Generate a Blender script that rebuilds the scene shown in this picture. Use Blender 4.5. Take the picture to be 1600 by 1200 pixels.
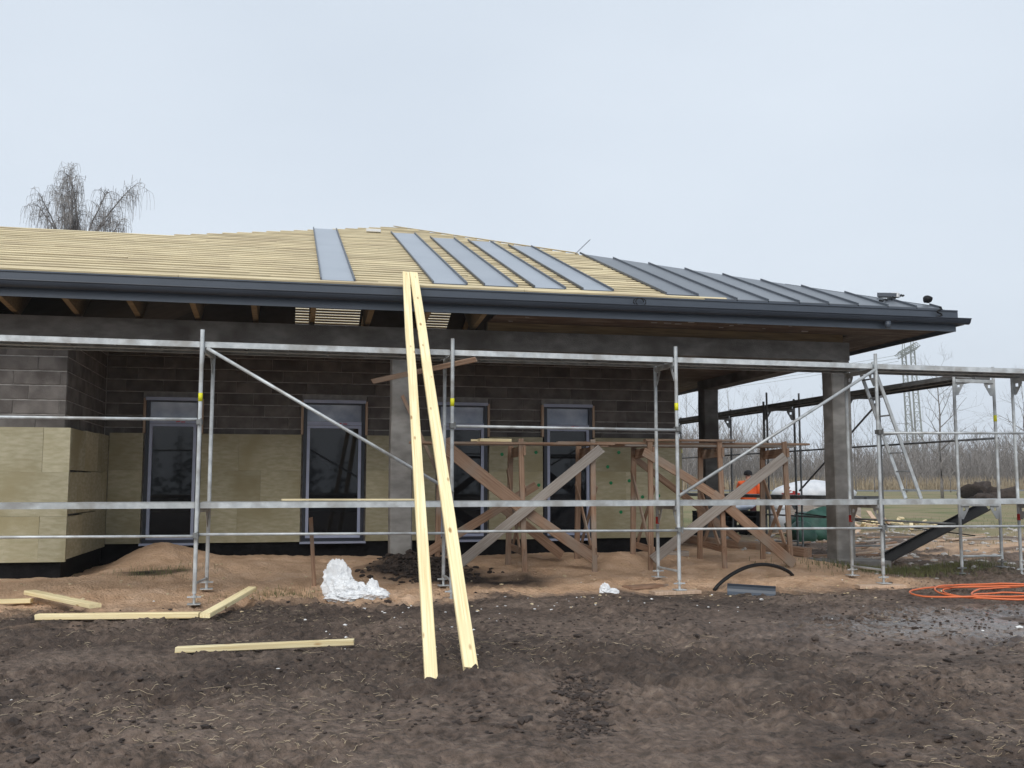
import bpy, bmesh, math, random, bisect
import numpy as np
from mathutils import Vector, Matrix, Euler
random.seed(7); RNG = np.random.RandomState(11)
for o in list(bpy.data.objects): bpy.data.objects.remove(o)
S = bpy.context.scene
COL = S.collection
# ------------------------------------------------------------------ camera
cd = bpy.data.cameras.new('camera'); cam = bpy.data.objects.new('camera', cd); COL.objects.link(cam)
cd.sensor_width = 36; cd.lens = 1560/1600*36; cd.clip_start = .1; cd.clip_end = 3000
cam.location = (0, 0, 1.42)
cam.rotation_euler = (math.radians(90)+math.atan(158/1560), 0, math.radians(-14))
S.camera = cam
# ------------------------------------------------------------------ sky, sun, exposure
SUN_EL, SUN_AZ = math.radians(40), math.radians(205)
w = bpy.data.worlds.new('World'); S.world = w; w.use_nodes = True
nt = w.node_tree; nt.nodes.clear()
sky = nt.nodes.new('ShaderNodeTexSky'); sky.sky_type = 'NISHITA'; sky.sun_disc = False
sky.sun_elevation = SUN_EL; sky.sun_rotation = SUN_AZ; sky.dust_density = 4; sky.air_density = 1.2
hs = nt.nodes.new('ShaderNodeHueSaturation'); hs.inputs['Saturation'].default_value = .35
mx = nt.nodes.new('ShaderNodeMix'); mx.data_type = 'RGBA'; mx.inputs[0].default_value = .86
ctc = nt.nodes.new('ShaderNodeTexCoord'); cmp_ = nt.nodes.new('ShaderNodeMapping'); cmp_.inputs['Scale'].default_value = (1, 1, 2.6)
cn = nt.nodes.new('ShaderNodeTexNoise'); cn.inputs['Scale'].default_value = 1.5; cn.inputs['Detail'].default_value = 5; cn.inputs['Roughness'].default_value = .45
crp = nt.nodes.new('ShaderNodeValToRGB'); crp.color_ramp.elements[0].position = .30; crp.color_ramp.elements[1].position = .72   # the even grey cloud layer
crp.color_ramp.elements[0].color = (5.35/9, 6.05/9, 6.95/9, 1); crp.color_ramp.elements[1].color = (6.3/9, 6.98/9, 7.8/9, 1)
csc = nt.nodes.new('ShaderNodeVectorMath'); csc.operation = 'SCALE'; csc.inputs['Scale'].default_value = 9
nt.links.new(ctc.outputs['Generated'], cmp_.inputs[0]); nt.links.new(cmp_.outputs[0], cn.inputs['Vector']); nt.links.new(cn.outputs[0], crp.inputs[0])
nt.links.new(crp.outputs[0], csc.inputs[0]); nt.links.new(csc.outputs[0], mx.inputs[7])
bg = nt.nodes.new('ShaderNodeBackground'); bg.inputs[1].default_value = .1
out = nt.nodes.new('ShaderNodeOutputWorld')
nt.links.new(sky.outputs[0], hs.inputs['Color']); nt.links.new(hs.outputs[0], mx.inputs[6])
nt.links.new(mx.outputs[2], bg.inputs[0]); nt.links.new(bg.outputs[0], out.inputs[0])
sl = bpy.data.lights.new('sun', 'SUN'); sl.energy = 1.4; sl.angle = math.radians(40); sl.color = (1, .97, .92)
so = bpy.data.objects.new('sun', sl); COL.objects.link(so)
so.rotation_euler = (math.radians(90)-SUN_EL, 0, math.pi-SUN_AZ+math.radians(0))
S.view_settings.view_transform = 'Standard'; S.view_settings.look = 'None'
S.view_settings.exposure = .36; S.view_settings.gamma = 1
# ------------------------------------------------------------------ materials
def mat(name, c1, c2=None, rough=.7, metal=0, scale=8, stretch=(1,1,1), bump=0, bscale=40, detail=5, contrast=(.35,.65), spec=.5, c3=None, c3scale=1.2):
    m = bpy.data.materials.new(name); m.use_nodes = True
    n = m.node_tree.nodes; l = m.node_tree.links; p = n['Principled BSDF']
    p.inputs['Roughness'].default_value = rough; p.inputs['Metallic'].default_value = metal
    p.inputs['Specular IOR Level'].default_value = spec
    if c2 is None:
        p.inputs['Base Color'].default_value = (*c1, 1)
    tc = n.new('ShaderNodeTexCoord'); mp = n.new('ShaderNodeMapping'); mp.inputs['Scale'].default_value = stretch
    inf = n.new('ShaderNodeObjectInfo')
    add = n.new('ShaderNodeVectorMath'); add.operation = 'ADD'
    l.new(tc.outputs['Object'], add.inputs[0]); 
    mul = n.new('ShaderNodeMath'); mul.operation = 'MULTIPLY'; mul.inputs[1].default_value = 37.
    l.new(inf.outputs['Random'], mul.inputs[0]); l.new(mul.outputs[0], add.inputs[1]); l.new(add.outputs[0], mp.inputs[0])
    if c2 is not None:
        nz = n.new('ShaderNodeTexNoise'); nz.inputs['Scale'].default_value = scale; nz.inputs['Detail'].default_value = detail
        l.new(mp.outputs[0], nz.inputs['Vector'])
        rp = n.new('ShaderNodeValToRGB'); e = rp.color_ramp.elements
        e[0].position, e[1].position = contrast; e[0].color = (*c1, 1); e[1].color = (*c2, 1)
        l.new(nz.outputs[0], rp.inputs[0]); colr = rp.outputs[0]
        if c3 is not None:
            n3 = n.new('ShaderNodeTexNoise'); n3.inputs['Scale'].default_value = c3scale; n3.inputs['Detail'].default_value = 3
            l.new(add.outputs[0], n3.inputs['Vector'])
            r3 = n.new('ShaderNodeValToRGB'); r3.color_ramp.elements[0].position = .48; r3.color_ramp.elements[1].position = .68
            l.new(n3.outputs[0], r3.inputs[0])
            m3 = n.new('ShaderNodeMix'); m3.data_type = 'RGBA'; m3.inputs[7].default_value = (*c3, 1)
            l.new(r3.outputs[0], m3.inputs[0]); l.new(colr, m3.inputs[6]); colr = m3.outputs[2]
        # each piece a little lighter or darker
        hv = n.new('ShaderNodeHueSaturation'); mr = n.new('ShaderNodeMapRange'); mr.inputs[3].default_value = .86; mr.inputs[4].default_value = 1.12
        l.new(inf.outputs['Random'], mr.inputs[0]); l.new(mr.outputs[0], hv.inputs['Value']); l.new(colr, hv.inputs['Color'])
        l.new(hv.outputs[0], p.inputs['Base Color'])
    if bump:
        nb = n.new('ShaderNodeTexNoise'); nb.inputs['Scale'].default_value = bscale; nb.inputs['Detail'].default_value = 6
        l.new(mp.outputs[0], nb.inputs['Vector'])
        b = n.new('ShaderNodeBump'); b.inputs['Strength'].default_value = bump; b.inputs['Distance'].default_value = .02
        l.new(nb.outputs[0], b.inputs['Height']); l.new(b.outputs[0], p.inputs['Normal'])
    return m
M = {}
M['new_wood'] = mat('new_wood', (.70,.53,.25), (.93,.81,.50), .65, scale=3.2, stretch=(.35,20,20), bump=.2, bscale=8, contrast=(.28,.6), c3=(.80,.66,.38), c3scale=2)
def knots(m, sc, col):
    n = m.node_tree.nodes; l = m.node_tree.links; p = n['Principled BSDF']; src = p.inputs['Base Color'].links[0].from_socket
    mp = n.new('ShaderNodeMapping'); mp.inputs['Scale'].default_value = sc; v = n.new('ShaderNodeTexVoronoi'); v.inputs['Scale'].default_value = 1
    adds = [q for q in n if q.type == 'VECT_MATH'][0]; l.new(adds.outputs[0], mp.inputs[0]); l.new(mp.outputs[0], v.inputs['Vector'])
    r = n.new('ShaderNodeValToRGB'); r.color_ramp.elements[0].position = .08; r.color_ramp.elements[0].color = (1,1,1,1); r.color_ramp.elements[1].position = .17; r.color_ramp.elements[1].color = (0,0,0,1)
    l.new(v.outputs['Distance'], r.inputs[0]); x = n.new('ShaderNodeMix'); x.data_type = 'RGBA'; x.inputs[7].default_value = (*col, 1)
    l.new(r.outputs[0], x.inputs[0]); l.new(src, x.inputs[6]); l.new(x.outputs[2], p.inputs['Base Color'])
knots(M['new_wood'], (3.2, 9, 9), (.42,.24,.09))
M['batten'] = mat('batten_wood', (.55,.44,.255), (.82,.70,.45), .75, scale=3, stretch=(.5,10,10), contrast=(.3,.7), c3=(.50,.40,.25), c3scale=.9)
M['old_wood'] = mat('old_wood', (.22,.125,.075), (.36,.235,.16), .85, scale=5, stretch=(.5,12,12), bump=.3, bscale=12, c3=(.30,.24,.19), c3scale=2)
M['grey_wood'] = mat('grey_wood', (.27,.23,.20), (.38,.34,.30), .85, scale=5, stretch=(.5,12,12), bump=.3, bscale=12)
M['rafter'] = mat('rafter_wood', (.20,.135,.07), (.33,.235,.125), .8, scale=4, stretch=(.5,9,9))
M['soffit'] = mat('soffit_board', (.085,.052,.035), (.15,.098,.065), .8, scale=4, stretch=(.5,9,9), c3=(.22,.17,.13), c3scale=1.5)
M['lath'] = mat('lath_wood', (.42,.29,.20), (.55,.41,.30), .8, scale=6, stretch=(8,8,.6))
M['block'] = mat('concrete_block', (.115,.103,.095), (.185,.168,.155), .95, scale=5, bump=.5, bscale=60, c3=(.085,.074,.068), c3scale=2.2)
M['mortar'] = mat('mortar', (.30,.28,.26), (.45,.42,.39), .95, scale=9, bump=.4, bscale=80)
M['wool'] = mat('mineral_wool', (.41,.375,.25), (.52,.48,.345), 1, scale=7, stretch=(1,1,3.5), bump=.5, bscale=70, c3=(.37,.325,.20), c3scale=1.1, spec=.1)
M['bitumen'] = mat('bitumen', (.004,.004,.005), (.010,.010,.011), .8, scale=9, bump=.3, bscale=30, spec=.15)
M['concrete'] = mat('cast_concrete', (.155,.147,.138), (.26,.25,.235), .9, scale=3, stretch=(1,1,2.2), bump=.35, bscale=45, c3=(.12,.11,.10), c3scale=1.6)
M['slate'] = mat('slate_coated_steel', (.058,.072,.094), (.068,.083,.107), .42, metal=.0, scale=2, spec=.5)
M['sheet_film'] = mat('filmed_roof_sheet', (.29,.325,.37), (.33,.365,.41), .33, scale=1.2, spec=.5, bump=.25, bscale=1.7)  # paler sheet tone for the separate panels
M['gutter'] = mat('gutter_steel', (.020,.025,.036), (.028,.034,.047), .4, scale=2)
M['sheet'] = mat('roof_sheet_steel', (.12,.135,.155), (.145,.16,.18), .36, scale=1.2, spec=.5, bump=.25, bscale=1.7)
M['sheet_dark'] = mat('seam_steel', (.075,.088,.105), (.09,.10,.12), .4, scale=1.2)
M['membrane'] = mat('roof_membrane', (.02,.021,.024), (.035,.036,.04), .8, scale=3)
M['galv'] = mat('galvanised_steel', (.46,.485,.495), (.63,.655,.66), .5, metal=.3, scale=9, bump=.08, bscale=60, c3=(.36,.355,.34), c3scale=4)
M['galv_mid'] = mat('dull_aluminium', (.34,.35,.355), (.45,.46,.465), .5, metal=.3, scale=9, c3=(.30,.30,.295), c3scale=3)
M['galv_old'] = mat('weathered_steel', (.17,.175,.175), (.27,.275,.275), .6, metal=.3, scale=9, c3=(.15,.145,.14), c3scale=3)
M['black'] = mat('black_plastic', (.008,.008,.009), (.016,.016,.017), .55, scale=6, spec=.25)
M['yellow'] = mat('yellow_sticker', (.75,.72,.02), rough=.5)
M['red'] = mat('red_sticker', (.62,.03,.02), rough=.5)
M['redcan'] = mat('red_plastic', (.30,.015,.012), rough=.4)
M['pvc'] = mat('window_profile', (.36,.40,.54), (.44,.48,.62), .4, scale=4)
M['navy'] = mat('window_frame_dark', (.02,.024,.036), (.03,.035,.05), .4, scale=4)
M['glass'] = mat('window_glass', (.006,.007,.009), (.010,.012,.016), .03, scale=.8, spec=.42)
M['film'] = mat('filmed_glass', (.19,.235,.34), (.52,.57,.66), .10, scale=2.2, contrast=(.35,.7), spec=.7)  # top lights: pale blue base colour stands in for the reflected sky
M['green'] = mat('green_plastic', (.0,.22,.07), rough=.5)
M['orange'] = mat('orange_cable', (.72,.17,.06), rough=.5)
M['hivis'] = mat('orange_fabric', (.85,.10,.02), (.95,.16,.03), .8, scale=6, bump=.3, bscale=8)
M['trouser'] = mat('dark_red_fabric', (.045,.008,.010), (.07,.014,.016), .9, scale=6)
M['hat'] = mat('black_wool', (.010,.010,.012), (.02,.02,.022), .95, scale=30)
M['skin'] = mat('skin', (.50,.28,.20), (.56,.33,.24), .55, scale=10)
M['boot'] = mat('boot_rubber', (.02,.018,.016), rough=.7)
M['white_pl'] = mat('white_plastic', (.52,.54,.57), (.68,.69,.71), .5, scale=4)
M['clear_pl'] = mat('crumpled_film', (.84,.86,.88), (.96,.97,.98), .22, scale=9, bump=.25, bscale=60)
M['tarp'] = mat('green_tarp', (.008,.05,.035), (.02,.09,.062), .5, scale=4, bump=.4, bscale=7)
M['blue'] = mat('blue_bag', (.45,.52,.68), (.72,.75,.80), .5, scale=3)
M['straw'] = mat('straw', (.26,.20,.125), (.46,.375,.26), .9, scale=3)
M['foam'] = mat('foam_crumb', (.75,.75,.74), rough=.8)
M['clod'] = mat('mud_clod', (.026,.019,.016), (.070,.050,.040), .95, scale=14, bump=.5, bscale=50)
M['bark'] = mat('bare_bark', (.16,.145,.135), (.25,.23,.215), .95, scale=6)  # lightened to put distance haze into the colour of the far trees
M['birch'] = mat('birch_bark', (.13,.125,.125), (.32,.315,.31), .9, scale=3, contrast=(.45,.6))
M['road'] = mat('asphalt', (.13,.135,.14), (.17,.175,.18), .85, scale=.6)
M['grassb'] = mat('grass_blade', (.075,.095,.03), (.17,.16,.07), .9, scale=1)
M['scrap'] = mat('wood_scrap', (.50,.38,.22), (.72,.60,.40), .8, scale=8)
M['needle'] = mat('spruce_needles', (.018,.028,.014), (.04,.055,.025), .9, scale=1)
M['pylon'] = mat('pylon_steel', (.24,.26,.25), (.30,.32,.31), .6, scale=1)
# ------------------------------------------------------------------ helpers
def tag(o, label=None, cat=None, group=None, kind=None):
    if label: o['label'] = label
    if cat: o['category'] = cat
    if group: o['group'] = group
    if kind: o['kind'] = kind
    return o
def empty(name, loc=(0,0,0), rz=0):
    o = bpy.data.objects.new(name, None); COL.objects.link(o); o.location = loc; o.rotation_euler = (0,0,rz)
    o.empty_display_size = .2
    return o
def link(name, me, m=None, parent=None, mtx=None):
    o = bpy.data.objects.new(name, me); COL.objects.link(o)
    if m is not None and not me.materials: me.materials.append(M[m] if isinstance(m, str) else m)
    if parent is not None: o.parent = parent
    if mtx is not None: o.matrix_basis = mtx
    return o
class MB:
    def __init__(s): s.v = []; s.f = []
    def add(s, vs, fs):
        b = len(s.v); s.v += [tuple(v) for v in vs]; s.f += [tuple(i+b for i in f) for f in fs]; return s
    def box(s, x0, x1, y0, y1, z0, z1):
        return s.add([(x0,y0,z0),(x1,y0,z0),(x1,y1,z0),(x0,y1,z0),(x0,y0,z1),(x1,y0,z1),(x1,y1,z1),(x0,y1,z1)],
              [(0,3,2,1),(4,5,6,7),(0,1,5,4),(1,2,6,5),(2,3,7,6),(3,0,4,7)])
    def tube(s, p0, p1, r0, r1=None, n=8, caps=True):
        r1 = r0 if r1 is None else r1
        p0 = Vector(p0); p1 = Vector(p1); d = (p1-p0)
        if d.length < 1e-6: return s
        d.normalize(); a = d.orthogonal().normalized(); b = d.cross(a)
        vs = []
        for p, r in ((p0,r0),(p1,r1)):
            for i in range(n):
                t = 2*math.pi*i/n; vs.append(p+a*(r*math.cos(t))+b*(r*math.sin(t)))
        fs = [(i,(i+1)%n,n+(i+1)%n,n+i) for i in range(n)]
        if caps: fs += [tuple(range(n-1,-1,-1)), tuple(range(n,2*n))]
        return s.add(vs, fs)
    def path(s, pts, r, n=8):
        pts = [Vector(p) for p in pts]; rings = []
        up = Vector((0,0,1)); vs = []
        for i, p in enumerate(pts):
            d = (pts[min(i+1,len(pts)-1)]-pts[max(i-1,0)]).normalized()
            a = d.cross(up); a = a.normalized() if a.length > 1e-3 else d.orthogonal().normalized(); b = a.cross(d)
            rr = r[i] if isinstance(r, (list,tuple)) else r
            for k in range(n):
                t = 2*math.pi*k/n; vs.append(p+a*(rr*math.cos(t))+b*(rr*math.sin(t)))
        fs = []
        for i in range(len(pts)-1):
            for k in range(n): fs.append((i*n+k, i*n+(k+1)%n, (i+1)*n+(k+1)%n, (i+1)*n+k))
        fs += [tuple(range(n-1,-1,-1)), tuple(range((len(pts)-1)*n, len(pts)*n))]
        return s.add(vs, fs)
    def prism(s, poly, off):
        n = len(poly); off = Vector(off); vs = [Vector(p) for p in poly]; vs = vs+[v+off for v in vs]
        return s.add(vs, [tuple(range(n-1,-1,-1)), tuple(range(n,2*n))]+[(i,(i+1)%n,n+(i+1)%n,n+i) for i in range(n)])
    def mesh(s, name, smooth=False):
        me = bpy.data.meshes.new(name); me.from_pydata(s.v, [], s.f); me.update()
        bm = bmesh.new(); bm.from_mesh(me); bmesh.ops.recalc_face_normals(bm, faces=bm.faces); bm.to_mesh(me); bm.free()
        if smooth:
            for p in me.polygons: p.use_smooth = True
        return me
    def build(s, name, m, parent=None, smooth=False, mtx=None):
        return link(name, s.mesh(name, smooth), m, parent, mtx)
_bc = {}
def board_mesh(L, wd, th, m, wob=0):
    """a board along local x, chamfered edges, slightly uneven ends"""
    key = (round(L,3), round(wd,3), round(th,3), m, wob)
    if key in _bc: return _bc[key]
    c = min(wd, th)*.1; y, z = wd/2, th/2
    sec = [(-y,-z+c),(-y+c,-z),(y-c,-z),(y,-z+c),(y,z-c),(y-c,z),(-y+c,z),(-y,z-c)]
    rs = random.Random(hash(key) & 0xffff); ns = 2 if not wob else max(3, int(L/.8))
    vs = []
    for i in range(ns):
        t = i/(ns-1); dy = wob*rs.uniform(-1,1) if wob else 0; dz = wob*.6*rs.uniform(-1,1) if wob else 0
        sk = .012 if i in (0,ns-1) else 0
        for (a,b) in sec: vs.append((t*L+sk*a/y*rs.uniform(.2,1), a+dy, b+dz))
    fs = []
    for i in range(ns-1):
        for k in range(8): fs.append((i*8+k, i*8+(k+1)%8, (i+1)*8+(k+1)%8, (i+1)*8+k))
    fs += [tuple(range(7,-1,-1)), tuple(range((ns-1)*8, ns*8))]
    me = MB().add(vs, fs).mesh('board'); me.materials.append(M[m]); _bc[key] = me
    return me
def frame_mtx(p0, p1, up=(0,0,1)):
    p0 = Vector(p0); d = (Vector(p1)-p0).normalized(); u = Vector(up)
    y = u.cross(d); y = y.normalized() if y.length > 1e-4 else Vector((0,1,0)); z = d.cross(y)
    return Matrix(((d.x,y.x,z.x,p0.x),(d.y,y.y,z.y,p0.y),(d.z,y.z,z.z,p0.z),(0,0,0,1)))
def board(name, p0, p1, wd, th, m, parent=None, up=(0,0,1), wob=0):
    L = (Vector(p1)-Vector(p0)).length
    return link(name, board_mesh(L, wd, th, m, wob), None, parent, frame_mtx(p0, p1, up))
_tc = {}
def pipe(name, p0, p1, r, m, parent=None, n=10):
    L = round((Vector(p1)-Vector(p0)).length, 3); key = (L, r, m, n)
    if key not in _tc:
        me = MB().tube((0,0,0), (L,0,0), r, n=n).mesh('pipe', True); me.materials.append(M[m]); _tc[key] = me
        for p in me.polygons:
            if len(p.vertices) > 4: p.use_smooth = False
    return link(name, _tc[key], None, parent, frame_mtx(p0, p1, (0,0,1) if abs(Vector(p1).z-Vector(p0).z) < .98*L else (0,1,0)))
# ------------------------------------------------------------------ terrain
def hsh(ix, iy, s):
    v = np.sin(ix*127.1+iy*311.7+s*74.7)*43758.5453; return v-np.floor(v)
def vnoise(x, y, s=0):
    ix, iy = np.floor(x), np.floor(y); fx, fy = x-ix, y-iy; fx = fx*fx*(3-2*fx); fy = fy*fy*(3-2*fy)
    a, b, c, d = hsh(ix,iy,s), hsh(ix+1,iy,s), hsh(ix,iy+1,s), hsh(ix+1,iy+1,s)
    return (a+(b-a)*fx)*(1-fy)+(c+(d-c)*fx)*fy
def fbm(x, y, s=0, o=4):
    t = 0; a = .5; n = 0
    for i in range(o):
        t = t+a*vnoise(x, y, s+i*3.1); n += a; a *= .5; x = x*2.03+1.7; y = y*2.03+9.2
    return t/n
def sst(a, b, x):
    t = np.clip((x-a)/(b-a), 0, 1); return t*t*(3-2*t)
HROT = math.radians(-1.5)
def hw(x, y):                                     # house plan -> world plan
    c, s = math.cos(HROT), math.sin(HROT); return x*c-y*s, x*s+y*c
def ground(x, y, fine=True):
    x = np.asarray(x, float); y = np.asarray(y, float)
    c, s = math.cos(-HROT), math.sin(-HROT); hx = x*c-y*s; hy = x*s+y*c
    n1 = fbm(x*.35, y*.35, 1); n2 = fbm(x*1.3, y*1.3, 5); n3 = fbm(x*5, y*5, 9, 4)
    z = (n1-.5)*.10*sst(2,9,y)+(n2-.5)*.07
    inh = sst(-14,-12,x)*(1-sst(8.6,10.6,x+(n1-.5)*2))            # sand bank along the terrace
    bank = sst(12.3,15.2,y+(n1-.5)*1.2)*inh
    z = z*(1-.6*bank)+bank*.235
    z = z+.27*np.exp(-(((hx+1.9)/.6)**2+((hy-16.6)/.7)**2))+.13*np.exp(-(((hx-5.2)/1.0)**2+((hy-15.0)/.6)**2))*(.5+n2)+.10*np.exp(-(((hx-3.4)/.8)**2+((hy-15.6)/.5)**2))+.10*np.exp(-(((hx+.9)/.9)**2+((hy-14.9)/.35)**2))*(.4+n2)+.06*np.exp(-(((hx+.4)/1.6)**2+((hy-16.5)/.8)**2))
    z = z-.13*sst(14.2,14.75,hy)*(1-sst(-3.1,-2.2,hx))*inh        # trench in front of the left wall
    z = z-.10*sst(16.9,17.7,hy)*sst(-3.2,-2.6,hx)*(1-sst(6.8,7.3,hx))*(1-.9*np.exp(-(((hx+1.9)/.7)**2)))
    hp = np.exp(-(((hx-1.75)/.62)**2+((hy-14.55)/.42)**2)); z = z+.26*hp*(.6+.8*n3)
    z = z+.10*np.exp(-(((hx-3.2)/.7)**2+((hy-14.3)/.35)**2))*n3
    right = sst(9,12,x)*sst(11,14,y); z = z+right*((n2-.5)*.16+.10)
    z = z+.75*sst(28,80,y)*sst(2,20,y)
    if fine:
        mud = 1-np.clip(bank*1.5,0,1); near = (1-sst(20,34,y))
        chn = sst(.36,.60,fbm(x*.75,y*1.1,71)); tr_ = fbm(x*1.6,y*4.2,77,4)
        ridg = 1-np.abs(fbm(x*2.2,y*3.2,21)*2-1)
        z = z+near*(mud*((n3-.5)*(.05+.085*chn)+(tr_-.5)*.085*chn+(fbm(x*15,y*15,13,3)-.5)*(.03+.06*chn)+(np.abs(fbm(x*26,y*34,15,3)-.5)-.12)*(.035+.05*chn)-.05*np.clip(ridg-.82,0,1)*4*vnoise(x*.7,y*.7,4))+(1-mud)*((n3-.5)*.05+(fbm(x*12,y*12,3,3)-.5)*.022))
        z = z-.0*near
        wetm = np.exp(-(((x-7.6)/2.4)**2+((y-9.0)/1.0)**2)); z = z*(1-.88*wetm)
        ft = vnoise(x*3.1,y*3.6,91); z = z-(1-mud)*near*.05*np.clip(ft-.72,0,1)*3.5*np.clip(1.2-bank*.5,0,1)
        # wheel rut running towards the camera
        rx = 3.0+.25*np.sin(y*.7)+(y-7)*-.42
        z = z-.035*np.exp(-((x-rx)/.16)**2)*(.4+vnoise(x*4,y*4,8))*near
    return z
def gz(x, y):
    if xs[1] < x < xs[-2] and ys[1] < y < ys[-2]:           # bilinear look-up in the built sheet
        i = bisect.bisect_right(XL_, x)-1; j = bisect.bisect_right(YL_, y)-1
        fx = (x-XL_[i])/(XL_[i+1]-XL_[i]); fy = (y-YL_[j])/(YL_[j+1]-YL_[j])
        return float((ZZ[j,i]*(1-fx)+ZZ[j,i+1]*fx)*(1-fy)+(ZZ[j+1,i]*(1-fx)+ZZ[j+1,i+1]*fx)*fy)
    return float(ground(np.array([x]), np.array([y]))[0])
def axis(lo, f0, f1, hi, step, grow=1.22):
    a = list(np.arange(f0, f1+1e-6, step)); s = step; v = f1
    while v < hi: s *= grow; v += s; a.append(v)
    s = step; v = f0; b = []
    while v > lo: s *= grow; v -= s; b.append(v)
    return np.array(b[::-1]+a)
xs = axis(-290, -5.2, 13, 290, .030)
ys = [3.6]
while ys[-1] < 18.6: ys.append(ys[-1]*1.0034)
st_ = ys[-1]-ys[-2]
while ys[-1] < 330: st_ *= 1.2; ys.append(ys[-1]+st_)
st_ = .0125
while ys[0] > -95: st_ *= 1.25; ys.insert(0, ys[0]-st_)
ys = np.array(ys)
XX, YY = np.meshgrid(xs, ys); ZZ = ground(XX, YY)
nx, ny = len(xs), len(ys); XL_, YL_ = list(xs), list(ys)
vv = np.stack([XX, YY, ZZ], -1).reshape(-1, 3)
idx = np.arange(nx*ny).reshape(ny, nx)
ff = np.stack([idx[:-1,:-1], idx[:-1,1:], idx[1:,1:], idx[1:,:-1]], -1).reshape(-1, 4)
me = bpy.data.meshes.new('ground'); me.vertices.add(len(vv)); me.vertices.foreach_set('co', vv.ravel())
me.loops.add(ff.size); me.loops.foreach_set('vertex_index', ff.ravel().astype(np.int32))
me.polygons.add(len(ff)); me.polygons.foreach_set('loop_start', np.arange(0, ff.size, 4, dtype=np.int32))
me.update(calc_edges=True); me.validate()
me.polygons.foreach_set('use_smooth', np.ones(len(ff), bool))
# what the ground is made of, per vertex: r sand, g grass, b dark topsoil, a wet
c_, s_ = math.cos(-HROT), math.sin(-HROT); HX = XX*c_-YY*s_; HY = XX*s_+YY*c_
chD = sst(.40,.62,fbm(XX*.55, YY*.8, 81)*.65+fbm(XX*2.3, YY*3.5, 83)*.35); nA = fbm(XX*.9, YY*.9, 31); nB = fbm(XX*4, YY*4, 33); nC = fbm(XX*.25, YY*.25, 37)
sand = sst(12.0, 12.75, YY+(nA-.5)*1.7+(nB-.5)*.9+.45*(1-sst(-1.5,1.5,XX)))*(1-sst(8.6,10.2,XX+(nA-.5)*2))
sand = np.maximum(sand, .75*sst(.50,.62,nA)*sst(10.5,11.6,YY)*(1-sst(-2.4,-1.2,XX+(nB-.5))))
sand = np.maximum(sand, .75*sst(.42,.62,nA)*sst(9,12,XX)*sst(14,15.5,YY)*(1-sst(24,34,YY)))
topsoil = np.exp(-(((HX-1.85)/.85)**2+((HY-14.35)/.60)**2)**2)+.8*np.exp(-(((HX-2.9)/.8)**2+((HY-13.7)/.45)**2)**2)+.8*np.exp(-(((HX+1.75)/.5)**2+((HY-14.5)/.18)**2)**2)
topsoil = np.clip(topsoil*(.6+.8*nB)*1.2, 0, 1)
topsoil = np.maximum(topsoil, .62*chD*(1-sst(12.2,13.2,YY))*(.5+.9*nB))
grass = np.clip(sst(19,27,YY+(nA-.5)*12)*sst(9.5,13,XX+(nA-.5)*4)*sst(.36,.56,nC+.25*sst(22,34,YY))+sst(40,60,YY), 0, 1)
grass = np.maximum(grass, .8*sst(.45,.6,nB)*np.exp(-(((XX-10.2)/1.3)**2+((YY-14.0)/.5)**2)))
wet = np.clip(np.exp(-(((XX-7.9)/2.6)**2+((YY-9.1)/1.2)**2))*sst(.32,.48,nA)*2.2, 0, 1)
ca = me.color_attributes.new('mask', 'FLOAT_COLOR', 'POINT')
ca.data.foreach_set('color', np.stack([sand, grass, topsoil, wet], -1).reshape(-1).astype(np.float32))
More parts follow.
